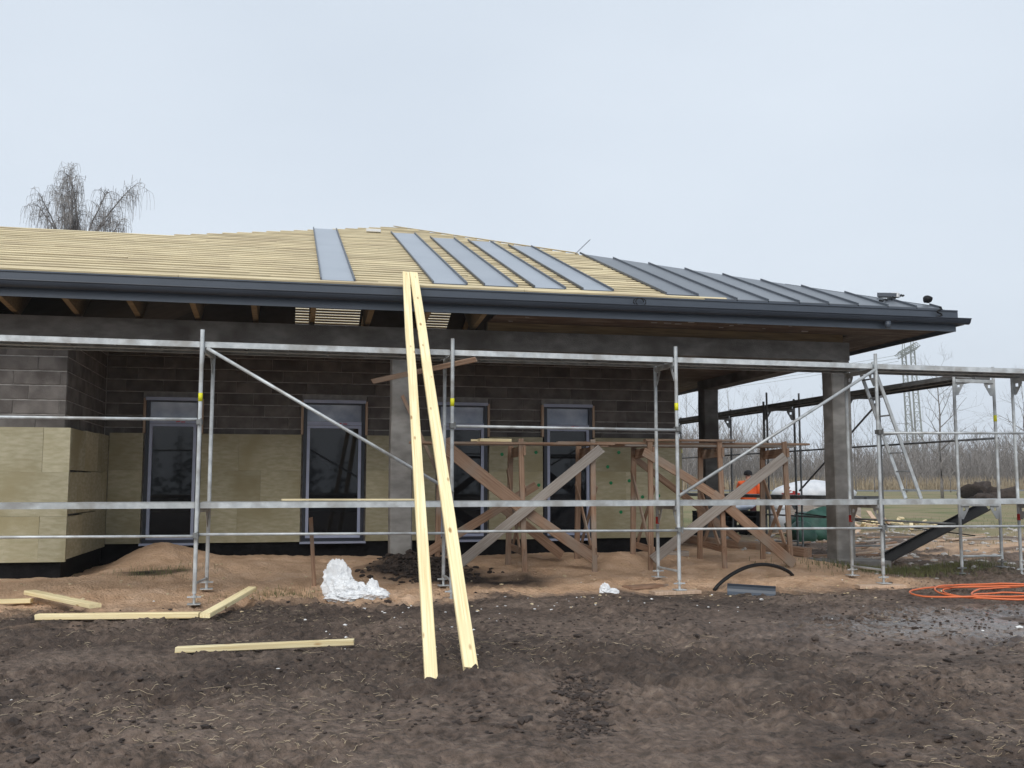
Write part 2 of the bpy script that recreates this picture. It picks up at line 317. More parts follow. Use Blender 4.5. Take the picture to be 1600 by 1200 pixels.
def ground_material():
    m = bpy.data.materials.new('earth'); m.use_nodes = True; n = m.node_tree.nodes; l = m.node_tree.links; p = n['Principled BSDF']
    at = n.new('ShaderNodeAttribute'); at.attribute_name = 'mask'; sp = n.new('ShaderNodeSeparateColor'); l.new(at.outputs['Color'], sp.inputs[0])
    tc = n.new('ShaderNodeTexCoord')
    def noise(sc, d=6):
        z = n.new('ShaderNodeTexNoise'); z.inputs['Scale'].default_value = sc; z.inputs['Detail'].default_value = d; l.new(tc.outputs['Object'], z.inputs['Vector']); return z.outputs[0]
    def ramp(f, stops):
        r = n.new('ShaderNodeValToRGB'); e = r.color_ramp.elements
        while len(e) < len(stops): e.new(.5)
        for k, (pos, c) in enumerate(stops): e[k].position = pos; e[k].color = (*c, 1)
        l.new(f, r.inputs[0]); return r.outputs[0]
    def mix(f, a, b):
        x = n.new('ShaderNodeMix'); x.data_type = 'RGBA'; l.new(f, x.inputs[0]) if not isinstance(f, float) else None
        l.new(a, x.inputs[6]); l.new(b, x.inputs[7]); return x.outputs[2]
    mud = ramp(noise(1.1), [(.30,(.064,.046,.035)),(.5,(.146,.108,.083)),(.72,(.235,.18,.14))])
    mud2 = ramp(noise(14, 9), [(.36,(.026,.018,.014)),(.47,(.105,.074,.058)),(.58,(.165,.117,.093)),(.74,(.28,.215,.165))])
    f = n.new('ShaderNodeMix'); f.data_type = 'RGBA'; f.inputs[0].default_value = .55; l.new(mud, f.inputs[6]); l.new(mud2, f.inputs[7])
    sandc = ramp(noise(3.2, 9), [(.3,(.50,.32,.20)),(.5,(.64,.425,.275)),(.72,(.70,.49,.34))])
    grassc = ramp(noise(.5), [(.36,(.27,.215,.125)),(.52,(.235,.205,.105)),(.68,(.14,.155,.06))])
    soil = ramp(noise(11, 9), [(.36,(.016,.012,.010)),(.64,(.068,.048,.038))])
    c = mix(sp.outputs[0], f.outputs[2], sandc); c = mix(sp.outputs[1], c, grassc); c = mix(sp.outputs[2], c, soil)
    l.new(c, p.inputs['Base Color'])
    rr = n.new('ShaderNodeMapRange'); rr.inputs[1].default_value = 0; rr.inputs[2].default_value = 1; rr.inputs[3].default_value = .92; rr.inputs[4].default_value = .16
    l.new(at.outputs['Alpha'], rr.inputs[0]); l.new(rr.outputs[0], p.inputs['Roughness'])
    p.inputs['Specular IOR Level'].default_value = .35
    b = n.new('ShaderNodeBump'); b.inputs['Strength'].default_value = .6; b.inputs['Distance'].default_value = .05
    bs = n.new('ShaderNodeMapRange'); bs.inputs[3].default_value = .9; bs.inputs[4].default_value = .12; l.new(at.outputs['Alpha'], bs.inputs[0]); l.new(bs.outputs[0], b.inputs['Strength'])
    l.new(noise(30, 8), b.inputs['Height']); l.new(b.outputs[0], p.inputs['Normal'])
    return m
me.materials.append(ground_material())
tag(link('ground', me), kind='structure')
# far road on a low bank
rd = MB()
for i in range(40):
    x0, x1 = -280+i*14, -266+i*14
    z0, z1 = gz(x0, 88)+.10, gz(x1, 88)+.10
    rd.add([(x0,84,z0),(x1,84,z1),(x1,92,z1),(x0,92,z0),(x0,83.2,z0-.5),(x1,83.2,z1-.5),(x0,92.8,z0-.5),(x1,92.8,z1-.5)], [(0,1,2,3),(4,5,1,0),(3,2,7,6)])
tag(rd.build('road', 'road'), kind='structure')

# ================================================================== HOUSE
HB = (2.0, 15.0)
bx_, by_ = hw(*HB)
house = empty('house', (bx_, by_, 0), HROT)
tag(house, 'single-storey block house under construction with hipped battened roof and covered terrace', 'house')
def hp(x, y, z): return (x-HB[0], y-HB[1], z)          # house plan -> house local
class HMB(MB):
    def build(s, name, m, parent=house, smooth=False):
        s.v = [hp(*v) for v in s.v]; return link(name, s.mesh(name, smooth), m, parent)
YF, YB, XL, XR = 15.0, 18.0, -3.09, 7.23               # front wing wall, terrace back wall, wing corner, right end
WIN = [(-2.41,-1.52), (.22,1.29), (2.59,3.51), (4.58,5.51)]; WZ0, WZ1 = .44, 2.90
WTOP = 3.80
# wall cores of mortar, a few mm behind the block faces
wf = HMB().box(-10, XL-.006, YF+.006, YF+.3, -.3, 3.5).build('wall', 'mortar')
ws = HMB().box(XL-.3, XL-.006, YF+.301, YB+.3, -.3, WTOP).build('wall', 'mortar')
wb = HMB()
edges = [XL]+[e for w_ in WIN for e in w_]+[XR]
for i in range(0, len(edges), 2): wb.box(edges[i]+(.001 if i == 0 else 0), edges[i+1], YB+.006, YB+.3, -.3, WTOP)
for a, b in WIN: wb.box(a, b, YB+.006, YB+.3, WZ1, WTOP); wb.box(a, b, YB+.006, YB+.3, -.3, WZ0)
wb = wb.build('wall', 'mortar')
wr = HMB().box(XR-.3, XR, YB+.301, 27, -.3, WTOP).box(-10, XR, 27.001, 27.3, -.3, WTOP).box(-10.3, -10.001, YF, 27.3, -.3, WTOP).build('wall', 'block')
HMB().box(-10, XR-.301, YB+.31, 27, -.05, .3).build('floor_slab', 'concrete')
_blk = {}
def block(parent, x0, x1, y, z0, z1, axis='x'):
    """one block: face on plane y (axis x) or on plane x=y (axis y)"""
    L = round(x1-x0, 2); h = round(z1-z0, 3)
    if L < .03: return
    key = (L, h)
    if key not in _blk:
        c = .006; me = MB()
        a, b = L/2, h/2
        me.add([(-a,.0,-b),(a,.0,-b),(a,.0,b),(-a,.0,b),(-a+c,-c,-b+c),(a-c,-c,-b+c),(a-c,-c,b-c),(-a+c,-c,b-c),(-a,.05,-b),(a,.05,-b),(a,.05,b),(-a,.05,b)],
               [(4,5,6,7),(0,1,5,4),(1,2,6,5),(2,3,7,6),(3,0,4,7),(8,9,1,0),(9,10,2,1),(10,11,3,2),(11,8,0,3)])
        k = me.mesh('block'); k.materials.append(M['block']); _blk[key] = k
    o = link('concrete_block', _blk[key], None, parent)
    jit = random.uniform(-.003, .003)
    if axis == 'x': o.location = hp((x0+x1)/2, y+jit, (z0+z1)/2)
    else: o.location = hp(y+jit, (x0+x1)/2, (z0+z1)/2); o.rotation_euler = (0,0,math.pi/2)
CH, JT = .205, .018
def courses(parent, a, b, plane, z0, z1, axis='x', holes=()):
    k = 0; z = z0
    while z < z1-.05:
        zt = min(z+CH-JT, z1); x = a-(.30 if k % 2 else 0)-(.11 if k % 3 == 0 else 0)
        while x < b:
            s, e = max(x, a), min(x+.60, b)
            segs = [(s, e)]
            for (h0, h1, hz) in holes:
                if z < hz:
                    n = []
                    for (p, q) in segs:
                        if q <= h0-.02 or p >= h1+.02: n.append((p, q)); continue
                        if p < h0-.05: n.append((p, h0-.03))
                        if q > h1+.05: n.append((h1+.03, q))
                    segs = n
            for (p, q) in segs: block(parent, p, q, plane, z, zt, axis)
            x += .60+.006
        z += CH; k += 1
courses(wf, -6.2, XL, YF, 2.0, 3.49)
courses(ws, YF+.02, YB, XL, 2.0, WTOP-.02, 'y')
courses(wb, XL+.02, XR, YB, 2.0, WTOP-.02, 'x', [(a, b, WZ1+.02) for a, b in WIN])
# bitumen-coated foundation strip
HMB().box(-10, XL+.03, YF-.03, YF+.005, -.4, .50).box(XL-.005, XL+.03, YF+.006, YB-.031, -.4, .50).box(XL+.031, XR+.02, YB-.03, YB+.005, -.4, .44).build('foundation', 'bitumen')
# mineral wool slabs
def slab(x0, x1, y0, y1, z0, z1):
    L = round(x1-x0, 3); D = round(y1-y0, 3); h = round(z1-z0, 3); key = ('wool', L, D, h)
    if key not in _blk:
        rs = random.Random(hash(key) & 0xfff); c = .006; me = MB(); a, b, d = L/2, h/2, D/2
        me.box(-a+.001, a-.001, -d, d, -b+.001, b-.001)
        me.v = [(x+rs.uniform(-.0015,.0015), y+rs.uniform(-.005,.005), z+rs.uniform(-.0015,.0015)) for x, y, z in me.v]
        k = me.mesh('slab'); k.materials.append(M['wool']); _blk[key] = k
    o = link('insulation_slab', _blk[key], None, house); o.location = hp((x0+x1)/2, (y0+y1)/2, (z0+z1)/2)
TH = .10
for r, (z0, z1) in enumerate(((.37,.99),(.99,1.60),(1.60,2.215))):
    x = XL+TH-(.0 if r % 2 else .35)
    first = True
    while x > -6.5:
        l = .35 if (first and r % 2 == 0) else 1.0
        if first and r % 2 == 0: x = XL+TH
        slab(x-l, x, YF-TH-.008, YF-.035, z0, z1); x -= l; first = False
    y = YF-.033; q = 0
    while y < YB-TH-.02:
        y1 = min(y+(.5 if (r % 2 and q == 0) else 1.0), YB-TH-.012); slab(XL+.033, XL+TH+.004, y, y1, z0+.03, z1+.05*(y-YF)/3); y = y1; q += 1
for i in range(0, len(edges), 2):
    a, b = edges[i]+(TH+.01 if i == 0 else .03), edges[i+1]-.03
    if i == len(edges)-2: b = XR+.05
    for r, (z0, z1) in enumerate(((.44,1.06),(1.06,1.67),(1.67,2.30))):
        x = a; q = 0
        while x < b-.01:
            x1 = min(x+(.62 if (r+i//2) % 2 and q == 0 else 1.0), b); 
            if b-x1 < .15: x1 = b
            slab(x, x1, YB-TH, YB-.035, z0, z1); x = x1; q += 1
anch = MB().tube((0,0,0), (0,-.006,0), .032, n=12).mesh('anchor'); anch.materials.append(M['green'])
for (x, z) in ((3.78,1.98),(4.42,2.02),(4.47,1.42),(5.80,1.76),(5.86,1.46),(6.22,1.50),(6.02,2.03),(6.05,.92),(1.75,1.72),(6.5,1.76),(6.48,1.20),(6.8,1.22)):
    o = link('insulation_anchor', anch, None, house); o.location = hp(x, YB-TH-.002, z)
# windows: profile with a top light with sky reflection painted in over a tall pane
for (a, b) in WIN:
    y0 = YB-.085; y1 = YB+.02; zt = 2.47
    fr = HMB()
    for (p, q, r, s) in ((a,a+.06,WZ0+.06,WZ1-.06),(b-.06,b,WZ0+.06,WZ1-.06),(a,b,WZ1-.06,WZ1),(a,b,WZ0,WZ0+.06)): fr.box(p, q, y0, y1, r, s)
    fr.box(a+.06, b-.06, y0+.01, y1, zt, zt+.07)
    win = fr.build('window', 'navy')
    sh = HMB(); m_, n_ = a+.062, b-.062
    for (p, q, r, s) in ((m_,m_+.05,WZ0+.11,zt-.05),(n_-.05,n_,WZ0+.11,zt-.05),(m_,n_,zt-.05,zt-.002),(m_,n_,WZ0+.062,WZ0+.11)): sh.box(p, q, y0+.004, y1-.02, r, s)
    sh.box(m_, n_, y0-.003, y0+.008, zt+.004, zt+.066)
    sh.box(a-.01, b+.01, y0-.022, y0-.002, WZ1-.035, WZ1+.02)
    sh.build('sash', 'pvc', win)
    HMB().box(m_+.051, n_-.051, YB-.03, YB-.02, WZ0+.111, zt-.051).build('pane', 'glass', win)
    HMB().box(m_, n_, YB-.03, YB-.02, zt+.071, WZ1-.061).build('top_light', 'film', win)
    HMB().box(a-.03, b+.03, YB-.21, y0-.003, WZ0-.03, WZ0+.005).build('sill', 'pvc', win)
    for e in (a-.045, b+.005): HMB().box(e, e+.04, YB-.10, YB-.012, 2.305, WZ1+.0).build('lath', 'lath', win)
    st = HMB()
    for k, xx in enumerate((.55, .64)): st.prism([(a+(b-a)*xx, y0-.006, zt+.02), (a+(b-a)*xx+.07, y0-.006, zt+.03-.01*k), (a+(b-a)*xx+.07, y0-.006, zt+.045-.01*k), (a+(b-a)*xx, y0-.006, zt+.035)], (0,.002,0))
    st.build('sticker', 'red', win)
# concrete frame of the terrace
for (x0, x1, y0, y1) in ((1.47,1.80,15.0,15.33), (8.79,9.13,15.0,15.34), (8.79,9.13,20.3,20.64)):
    cm = HMB()
    zs = [-.3,.25,.9,1.5,2.1,2.11,2.6,3.1,3.499]; vs = []; rs = random.Random(int(x0*10+y0))
    for z in zs:
        dx, dy = rs.uniform(-.006,.006), rs.uniform(-.006,.006); c = .02
        vs += [(x0+c+dx,y0+dy,z),(x1-c+dx,y0+dy,z),(x1+dx,y0+c+dy,z),(x1+dx,y1-c+dy,z),(x1-c+dx,y1+dy,z),(x0+c+dx,y1+dy,z),(x0+dx,y1-c+dy,z),(x0+dx,y0+c+dy,z)]
    fs = []
    for i in range(len(zs)-1):
        for k in range(8): fs.append((i*8+k, i*8+(k+1)%8, (i+1)*8+(k+1)%8, (i+1)*8+k))
    fs += [tuple(range(7,-1,-1)), tuple(range((len(zs)-1)*8, len(zs)*8))]
    cm.add(vs, fs).build('column', 'concrete')
HMB().box(-10, 9.13, 15.003, 15.33, 3.5, 3.80).build('beam', 'concrete')
HMB().box(8.79, 9.127, 15.331, 20.64, 3.5, 3.80).build('beam', 'concrete')
HMB().box(2.95, 9.05, 15.06, 15.24, 3.801, 3.95).box(8.86, 9.05, 15.241, 20.6, 3.801, 3.95).build('wall_plate', 'rafter')
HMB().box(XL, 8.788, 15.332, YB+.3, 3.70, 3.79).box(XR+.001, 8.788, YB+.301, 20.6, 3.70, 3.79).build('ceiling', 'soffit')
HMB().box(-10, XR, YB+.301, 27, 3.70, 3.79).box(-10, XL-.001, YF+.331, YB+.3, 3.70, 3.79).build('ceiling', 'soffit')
HMB().box(8.5, 9.6, 14.75, 15.6, -.2, .19).build('plinth', 'concrete')
# ---- roof
K = .3667; EY, EX = 13.95, 10.39; ZR = 4.205                  # underside of battens at the eave
D = 8.2; AX, AY = EX-D, EY+D; AZ = ZR+K*D; JY = 18.38; JX = -2.35; HS = (AX-JX)/(AY-JY); JZ = ZR+K*(JY-EY); BK = 2*AY-EY
def zr(y): return ZR+K*(y-EY)
mem = HMB()
def sheet(poly, t=.012):
    mem.prism(poly, (0,0,-t))
def fp(x, y): return (x, y, zr(y))
sheet([fp(-10,EY),fp(EX,EY),(AX,AY,AZ),(JX,JY,JZ),fp(-10,JY)])
sheet([(EX,EY,ZR),(EX,BK,ZR),(AX,AY,AZ)])
VX = AX-D*HS
sheet([(AX,AY,AZ),(VX,BK,ZR),(VX,2*JY-EY,ZR),(JX,JY,JZ)])
for (q0, q1) in ((VX, .05), (1.7, 3.35), (4.05, EX)):          # rear slope, left uncovered in two places
    rz_ = lambda x_, y_: (x_, y_, ZR+K*(BK-y_))
    pl_ = [rz_(q0, BK), rz_(q1, BK), rz_(q1, AY+(q1-AX if q1 > AX else (AX-q1)/HS))]+([(AX,AY,AZ)] if q0 < AX < q1 else [])+[rz_(q0, AY+(q0-AX if q0 > AX else (AX-q0)/HS))]
    pl_ = [p_ for i_, p_ in enumerate(pl_) if i_ == 0 or (Vector(p_)-Vector(pl_[i_-1])).length > .01]
    sheet(pl_)
sheet([(JX,JY,JZ),(VX,2*JY-EY,ZR),(-10,2*JY-EY,ZR),(-10,JY,JZ)])
roof = mem.build('roof', 'membrane')
ang = math.atan(K); SP = .235; BW, BT = .095, .024
def roof_limits(y):
    xr = EX-(y-EY)
    if y <= JY: return -7.2, xr
    return JX+(y-JY)*HS, xr
s = .03; row = 0
while True:
    y = EY+s*math.cos(ang); 
    if y > AY-.12: break
    a, b = roof_limits(y); a -= .02; b += .01*random.random(); b = min(b, 6.45) if row == 0 else (b-.12 if b > 5.6 else b)
    x = a; q = 0
    while x < b-.05:
        L = random.choice((3.0,3.6,4.2,4.8)) if q or row % 2 else random.choice((1.4,2.1,2.7)); 
        x1 = min(x+L, b)
        if b-x1 < .4: x1 = b
        zz = zr(y)+BT/2+random.uniform(0,.004)
        tilt = random.uniform(-.006,.006)
        th_ = BT if row else .045
        board('batten', hp(x, y+tilt, zz+(th_-BT)/2), hp(x1-.004, y-tilt, zz+random.uniform(-.004,.004)+(th_-BT)/2), BW, th_, 'batten', roof, up=(0,-math.sin(ang),math.cos(ang)))
        x = x1; q += 1
    s += SP*random.uniform(.95,1.05); row += 1
# rear slope: rafters and battens only, open to the sky
for i in range(12):
    xx = AX-D+1.0+i*1.36; yy = BK-.1; yt = BK-(D-abs(xx-AX))
    if yt < BK-.6: board('rafter', hp(xx, yy, ZR-.13), hp(xx, yt, ZR-.13+K*(BK-yt)), .07, .2, 'rafter', roof)
s = .1
while s*math.cos(ang) < D-.3:
    q = s*math.cos(ang); board('batten', hp(AX-(D-q)*HS, BK-q, ZR+K*q+.012), hp(AX+D-q, BK-q, ZR+K*q+.012), BW, BT, 'batten', roof, up=(0,math.sin(ang),math.cos(ang))); s += .14
# hip boards that close the edge
board('hip_board', hp(5.5, EY+EX-5.5, ZR+K*(EX-5.5)+.035), hp(AX, AY, AZ+.03), .08, .015, 'batten', roof)
# standing-seam panels on the battens
def panel(x0, x1, y0, ytop, seams=(0,1), dark=False):
    z = lambda y: zr(y)+BT+.008
    yl, yr = min(ytop, AY-.05, EX-x0+EY-.02), min(ytop, AY-.05, EX-x1+EY-.02)
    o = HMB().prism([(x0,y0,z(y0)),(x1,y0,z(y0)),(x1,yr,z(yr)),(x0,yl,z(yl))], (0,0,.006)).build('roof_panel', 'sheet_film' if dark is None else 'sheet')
    for k, x, yy in ((0, x0, yl), (1, x1, yr)):
        if k in seams:
            t = .010
            HMB().prism([(x-t,y0-.01,z(y0)+.002),(x+t,y0-.01,z(y0)+.002),(x+t,y0-.01,z(y0)+.038),(x-t,y0-.01,z(y0)+.038)], (0, yy-y0+.01, z(yy)-z(y0))).build('seam', 'sheet_dark', o)
    HMB().box(x0+.011, x1-.011, y0-.012, y0-.001, z(y0)-.016, z(y0)+.006).build('drip_edge', 'sheet_dark', o)
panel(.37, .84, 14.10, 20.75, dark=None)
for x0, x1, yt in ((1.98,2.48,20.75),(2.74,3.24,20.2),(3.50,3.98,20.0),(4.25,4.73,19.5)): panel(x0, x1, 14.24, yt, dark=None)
x = 5.55; seq = [5.55,6.07,6.60,7.12,7.64,8.14,8.65,9.17,9.68,10.12]
for i in range(len(seq)-1): panel(seq[i], seq[i+1], 14.16 if i == 0 else 13.925, 30, seams=(0,1) if i == 0 else (1,))
# hip flashing strip lying along the lower hip
board('hip_flashing', hp(EX-.15, EY+.2, ZR+.085), hp(EX-1.9, EY+1.95, ZR+.085+K*1.75), .14, .03, 'sheet_dark', roof)
# fascia, gutter, soffit
fa = HMB().box(-10, EX+.02, EY-.045, EY-.02, 4.035, 4.212).box(EX-.005, EX+.02, EY-.02, BK, 4.035, 4.212)
fa.box(-10, EX+.012, EY-.06, EY-.0455, 4.19, 4.206)
fa.build('fascia', 'slate')
HMB().box(-10, EX-.006, EY-.0195, EY+.006, 3.87, 4.20).box(EX-.035, EX-.008, EY+.007, BK, 3.87, 4.20).build('fascia_trim', 'slate')
def half_round(mb, p0, p1, side, r=.068, n=10):
    vs = []; p0 = Vector(p0); p1 = Vector(p1); side = Vector(side)
    for p, k in ((p0,0),(p1,1)):
        for i in range(n+1):
            t = math.pi*i/n; vs.append(p+side*(r*math.cos(t))+Vector((0,0,-r*math.sin(t)*1.25)))
        for i in range(n,-1,-1):
            t = math.pi*i/n; vs.append(p+side*((r-.006)*math.cos(t))+Vector((0,0,-(r-.006)*math.sin(t)*1.25)))
    m_ = 2*(n+1)
    mb.add(vs, [(i,(i+1)%m_,m_+(i+1)%m_,m_+i) for i in range(m_)]+[tuple(range(m_)), tuple(range(2*m_-1,m_-1,-1))])
    return mb
gt = half_round(HMB(), (-10,EY-.118,4.055), (EX+.155,EY-.118,4.055), (0,-1,0)); gt.tube((-10,EY-.188,4.057),(EX+.16,EY-.188,4.057),.009,n=8)
gutter = gt.build('gutter', 'gutter', smooth=False)
half_round(HMB(), (EX+.092,EY-.05,4.053), (EX+.092,BK,4.053), (1,0,0)).build('gutter', 'gutter')
for xo in (-4.45, 9.1): HMB().tube((xo,EY-.118,3.975),(xo,EY-.118,3.87),.05,.042,n=14).build('gutter_outlet', 'slate', gutter, True)
for xo in np.arange(-6.1, 10.2, .8): HMB().box(xo, xo+.025, EY-.19, EY-.046, 4.058, 4.066).build('gutter_bracket', 'slate', gutter)
# rafters in the open eave on the left, boarded soffit on the right
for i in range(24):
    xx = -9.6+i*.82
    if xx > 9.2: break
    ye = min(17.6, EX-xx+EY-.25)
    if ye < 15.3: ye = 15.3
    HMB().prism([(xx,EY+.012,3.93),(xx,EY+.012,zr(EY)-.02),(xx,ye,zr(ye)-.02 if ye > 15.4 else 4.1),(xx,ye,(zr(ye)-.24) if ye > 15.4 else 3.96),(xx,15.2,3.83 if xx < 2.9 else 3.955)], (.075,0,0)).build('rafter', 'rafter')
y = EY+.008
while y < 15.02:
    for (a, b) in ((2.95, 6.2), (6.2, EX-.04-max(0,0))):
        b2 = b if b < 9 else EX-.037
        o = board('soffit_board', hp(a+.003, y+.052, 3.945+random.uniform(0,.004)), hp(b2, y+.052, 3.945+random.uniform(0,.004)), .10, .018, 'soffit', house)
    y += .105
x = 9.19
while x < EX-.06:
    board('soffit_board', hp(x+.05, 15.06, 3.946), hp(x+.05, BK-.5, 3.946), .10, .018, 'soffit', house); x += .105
# pale stickers and plaster dabs on the soffit
for k in range(15):
    xx = random.uniform(3.2, 8.6); yy = random.uniform(14.2, 14.9); a = random.uniform(.03,.07)
    HMB().prism([(xx,yy,3.934),(xx+a*2,yy+.01,3.934),(xx+a*2.2,yy+a,3.934),(xx+a*.6,yy+a*1.3,3.934)], (0,0,-.004)).build('plaster_dab', 'mortar')

# ================================================================== SCAFFOLDS
FY0, FW = 12.49, .73
def standard_parts(mb, x0, y0, x1, y1, zb0, zb1, ztop0, ztop1):
    """welded frame between outer (x0,y0) and inner (x1,y1) upright"""
    r = .0242
    mb.tube((x0,y0,zb0), (x0,y0,ztop0), r, n=10); mb.tube((x1,y1,zb1), (x1,y1,ztop1), r, n=10)
    d = Vector((x1-x0, y1-y0, 0)); L = d.length; d.normalize(); p0 = Vector((x0,y0,0)); p1 = Vector((x1,y1,0))
    n = Vector((-d.y, d.x, 0))
    for z in (1.125, 3.055):
        a = p0+d*.02+Vector((0,0,z)); 
        mb.prism([a-n*.024+Vector((0,0,-.03)), a+n*.024+Vector((0,0,-.03)), a+n*.024+Vector((0,0,.024)), a-n*.024+Vector((0,0,.024))], d*(L-.04))
        for q, sgn in ((p0,1),(p1,-1)):               # corner gussets with a square hole
            b = q+d*(sgn*.024)+Vector((0,0,z-.03)); dd = d*sgn; t = n*.004
            o = [b, b+dd*.15, b+dd*.15+Vector((0,0,-.03)), b+dd*.045+Vector((0,0,-.20)), b+Vector((0,0,-.20))]
            hole = [b+dd*.035+Vector((0,0,-.025)), b+dd*.085+Vector((0,0,-.025)), b+dd*.085+Vector((0,0,-.075)), b+dd*.035+Vector((0,0,-.075))]
            mb.prism([o[0]-t, hole[0]-t, hole[1]-t, o[1]-t], t*2); mb.prism([o[1]-t, hole[1]-t, hole[2]-t, o[2]-t], t*2)
            mb.prism([o[0]-t, o[4]-t, hole[3]-t, hole[0]-t], t*2); mb.prism([o[4]-t, o[3]-t, o[2]-t, hole[2]-t, hole[3]-t], t*2)
    zt = max(zb0, zb1)+.05
    mb.tube((x0,y0,zt), (x1,y1,zt+.0), .017, n=8)
def scaffold(name, label, frames, mtl, tags):
    root = empty(name, (frames[1][0], frames[1][1], 0)); ox, oy = frames[1][0], frames[1][1]
    tag(root, label, 'scaffold')
    L = lambda x, y, z: (x-ox, y-oy, z)
    for i, (x0,y0,x1,y1) in enumerate(frames):
        g0, g1 = gz(x0,y0), gz(x1,y1)
        mb = MB(); standard_parts(mb, x0-ox, y0-oy, x1-ox, y1-oy, g0+.16, g1+.12, 3.29, 3.22)
        fr = mb.build('frame', mtl, root)
        for p in fr.data.polygons: p.use_smooth = len(p.vertices) == 4 and p.area < .2 and False
        for (x, y, g) in ((x0,y0,g0),(x1,y1,g1)):
            b = MB().box(x-ox-.075, x-ox+.075, y-oy-.075, y-oy+.075, g+.035, g+.045)
            b.tube((x-ox,y-oy,g+.045), (x-ox,y-oy,g+.30), .016, n=8); b.tube((x-ox,y-oy,g+.11), (x-ox,y-oy,g+.135), .035, n=8)
            b.box(x-ox-.08, x-ox+.08, y-oy-.008, y-oy+.008, g+.112, g+.13)
            b.build('base_jack', mtl, fr)
        for (k, which, z, col) in tags:
            if k == i:
                x, y = (x0,y0) if which == 0 else (x1,y1)
                MB().tube((x-ox,y-oy,z), (x-ox,y-oy,z+.10), .0262, n=12).build('tag', col, fr, True)
    return root, L
def deck(root, L, p0, p1, side, z, mtl, wd=.32, n=2, th=.07):
    """two pressed-steel planks side by side from p0 to p1"""
    p0 = Vector((*p0,0)); p1 = Vector((*p1,0)); d = (p1-p0); LN = d.length; d.normalize(); s = Vector((*side,0)).normalized()
    for k in range(n):
        o = p0+s*(.035+k*(wd+.02)); mb = MB()
        def bxx(a0, a1, b0, b1, z0, z1):
            q = [o+d*a+s*b for a, b in ((a0,b0),(a1,b0),(a1,b1),(a0,b1))]
            mb.prism([Vector(L(v.x, v.y, z0)) for v in q], (0,0,z1-z0))
        e = .03
        bxx(e, LN-e, 0, wd, z-.006, z)
        bxx(e, LN-e, 0, .012, z-th, z-.0065); bxx(e, LN-e, wd-.012, wd, z-th, z-.0065)
        bxx(e, LN-e, .0125, .04, z-th, z-th+.006); bxx(e, LN-e, wd-.04, wd-.0125, z-th, z-th+.006)
        for t in np.linspace(.0, 1, 7)[1:-1]: bxx(LN*t-.012, LN*t+.012, .0125, wd-.0125, z-.05, z-.0065)
        for a in (.012, LN-.05): bxx(a, a+.038, .03, wd-.03, z-.055, z-.012)
        mb.build('deck_plank', mtl, root)
FX = [-3.81, -.74, 2.33, 5.40, 8.47, 11.54]
frames = [(x, FY0, x+dx, FY0+FW) for x, dx in zip(FX, (.15,.10,.03,0,-.02,-.16))]
fs_, L = scaffold('front_scaffold', 'galvanised frame scaffold with two decks standing along the front of the house', frames, 'galv',
   [(1,0,2.42,'yellow'),(2,0,2.42,'yellow'),(3,0,2.42,'yellow'),(3,1,.88,'red'),(4,1,.88,'red'),(5,1,.88,'red'),(4,0,.3,'galv')])
for i in range(5):
    (xa, ya), (xb, yb) = frames[i][:2], frames[i+1][:2]
    for z in (1.215, 3.15):
        deck(fs_, L, (xa, ya-.0+.0), (xb, yb), (0,1), z+(.035 if i == 0 and z > 2 else 0)*0, 'galv')
    pipe('lower_rail', L(xa+.02, ya-.045, .84), L(xb-.02, yb-.045, .82), .0168, 'galv', fs_)
for i, z0, z1 in ((0,2.19,2.20),(2,2.165,2.155),(4,2.155,2.19)):
    xa, xb = FX[i], FX[i+1]
    pipe('guard_rail', L(xa+.03, FY0-.03, z0), L(xb-.03, FY0-.03, z1), .019, 'galv', fs_)
pipe('diagonal_brace', L(-.68, FY0-.05, 3.06), L(2.34, FY0-.05, 1.33), .0212, 'galv', fs_)
pipe('diagonal_brace', L(5.40, FY0-.05, 1.28), L(8.42, FY0-.05, 3.05), .0212, 'galv', fs_)
for i, x_ in enumerate(FX):
    for z_ in (.83, 2.17):
        if z_ > 2 and i == 5: continue
        MB().box(*[c for pair in ((L(x_-.035,0,0)[0], L(x_+.035,0,0)[0]), (L(0,FY0-.07,0)[1], L(0,FY0+.03,0)[1]), (z_-.03, z_+.03)) for c in pair]).tube(L(x_+.02,FY0-.085,z_-.045), L(x_+.02,FY0-.085,z_+.045), .011, n=6).build('coupler', 'galv_old', fs_)
SXI, SXO = 10.50, 11.23
sframes = [(SXO, y, SXI, y) for y in (13.45, 16.5, 19.6, 22.65, 25.7)]
ss_, L2 = scaffold('side_scaffold', 'weathered darker scaffold run receding along the right side of the house', sframes, 'galv_old', [(0,0,2.42,'yellow'),(4,0,2.3,'yellow')])
for p in [o for o in ss_.children if o.name.startswith('frame')][:1]: p.data.materials.clear(); p.data.materials.append(M['galv'])
for i in range(4):
    ya, yb = sframes[i][1], sframes[i+1][1]
    for z in (1.215, 3.15):
        if z < 2 and i == 0: continue
        deck(ss_, L2, (SXO, ya), (SXO, yb), (-1,0), z, 'galv_old')
    pipe('guard_rail', L2(SXO+.04, ya, 2.16), L2(SXO+.04, yb, 2.16), .018, 'galv_old', ss_)
pipe('diagonal_brace', L2(SXO+.05, 19.55, 1.3), L2(SXO+.05, 16.55, 3.0), .02, 'galv_old', ss_)
pipe('guard_rail', L2(SXI-.05, 13.5, .82), L2(SXI-.05, 19.6, .80), .018, 'galv_old', ss_)
for p in (MB().tube(L2(SXI-.02,19.42,0), L2(SXI-.02,19.42,3.4), .022, n=8), MB().tube(L2(SXO+.02,19.42,0), L2(SXO+.02,19.42,3.4), .022, n=8)): p.build('standard', 'galv_old', ss_)
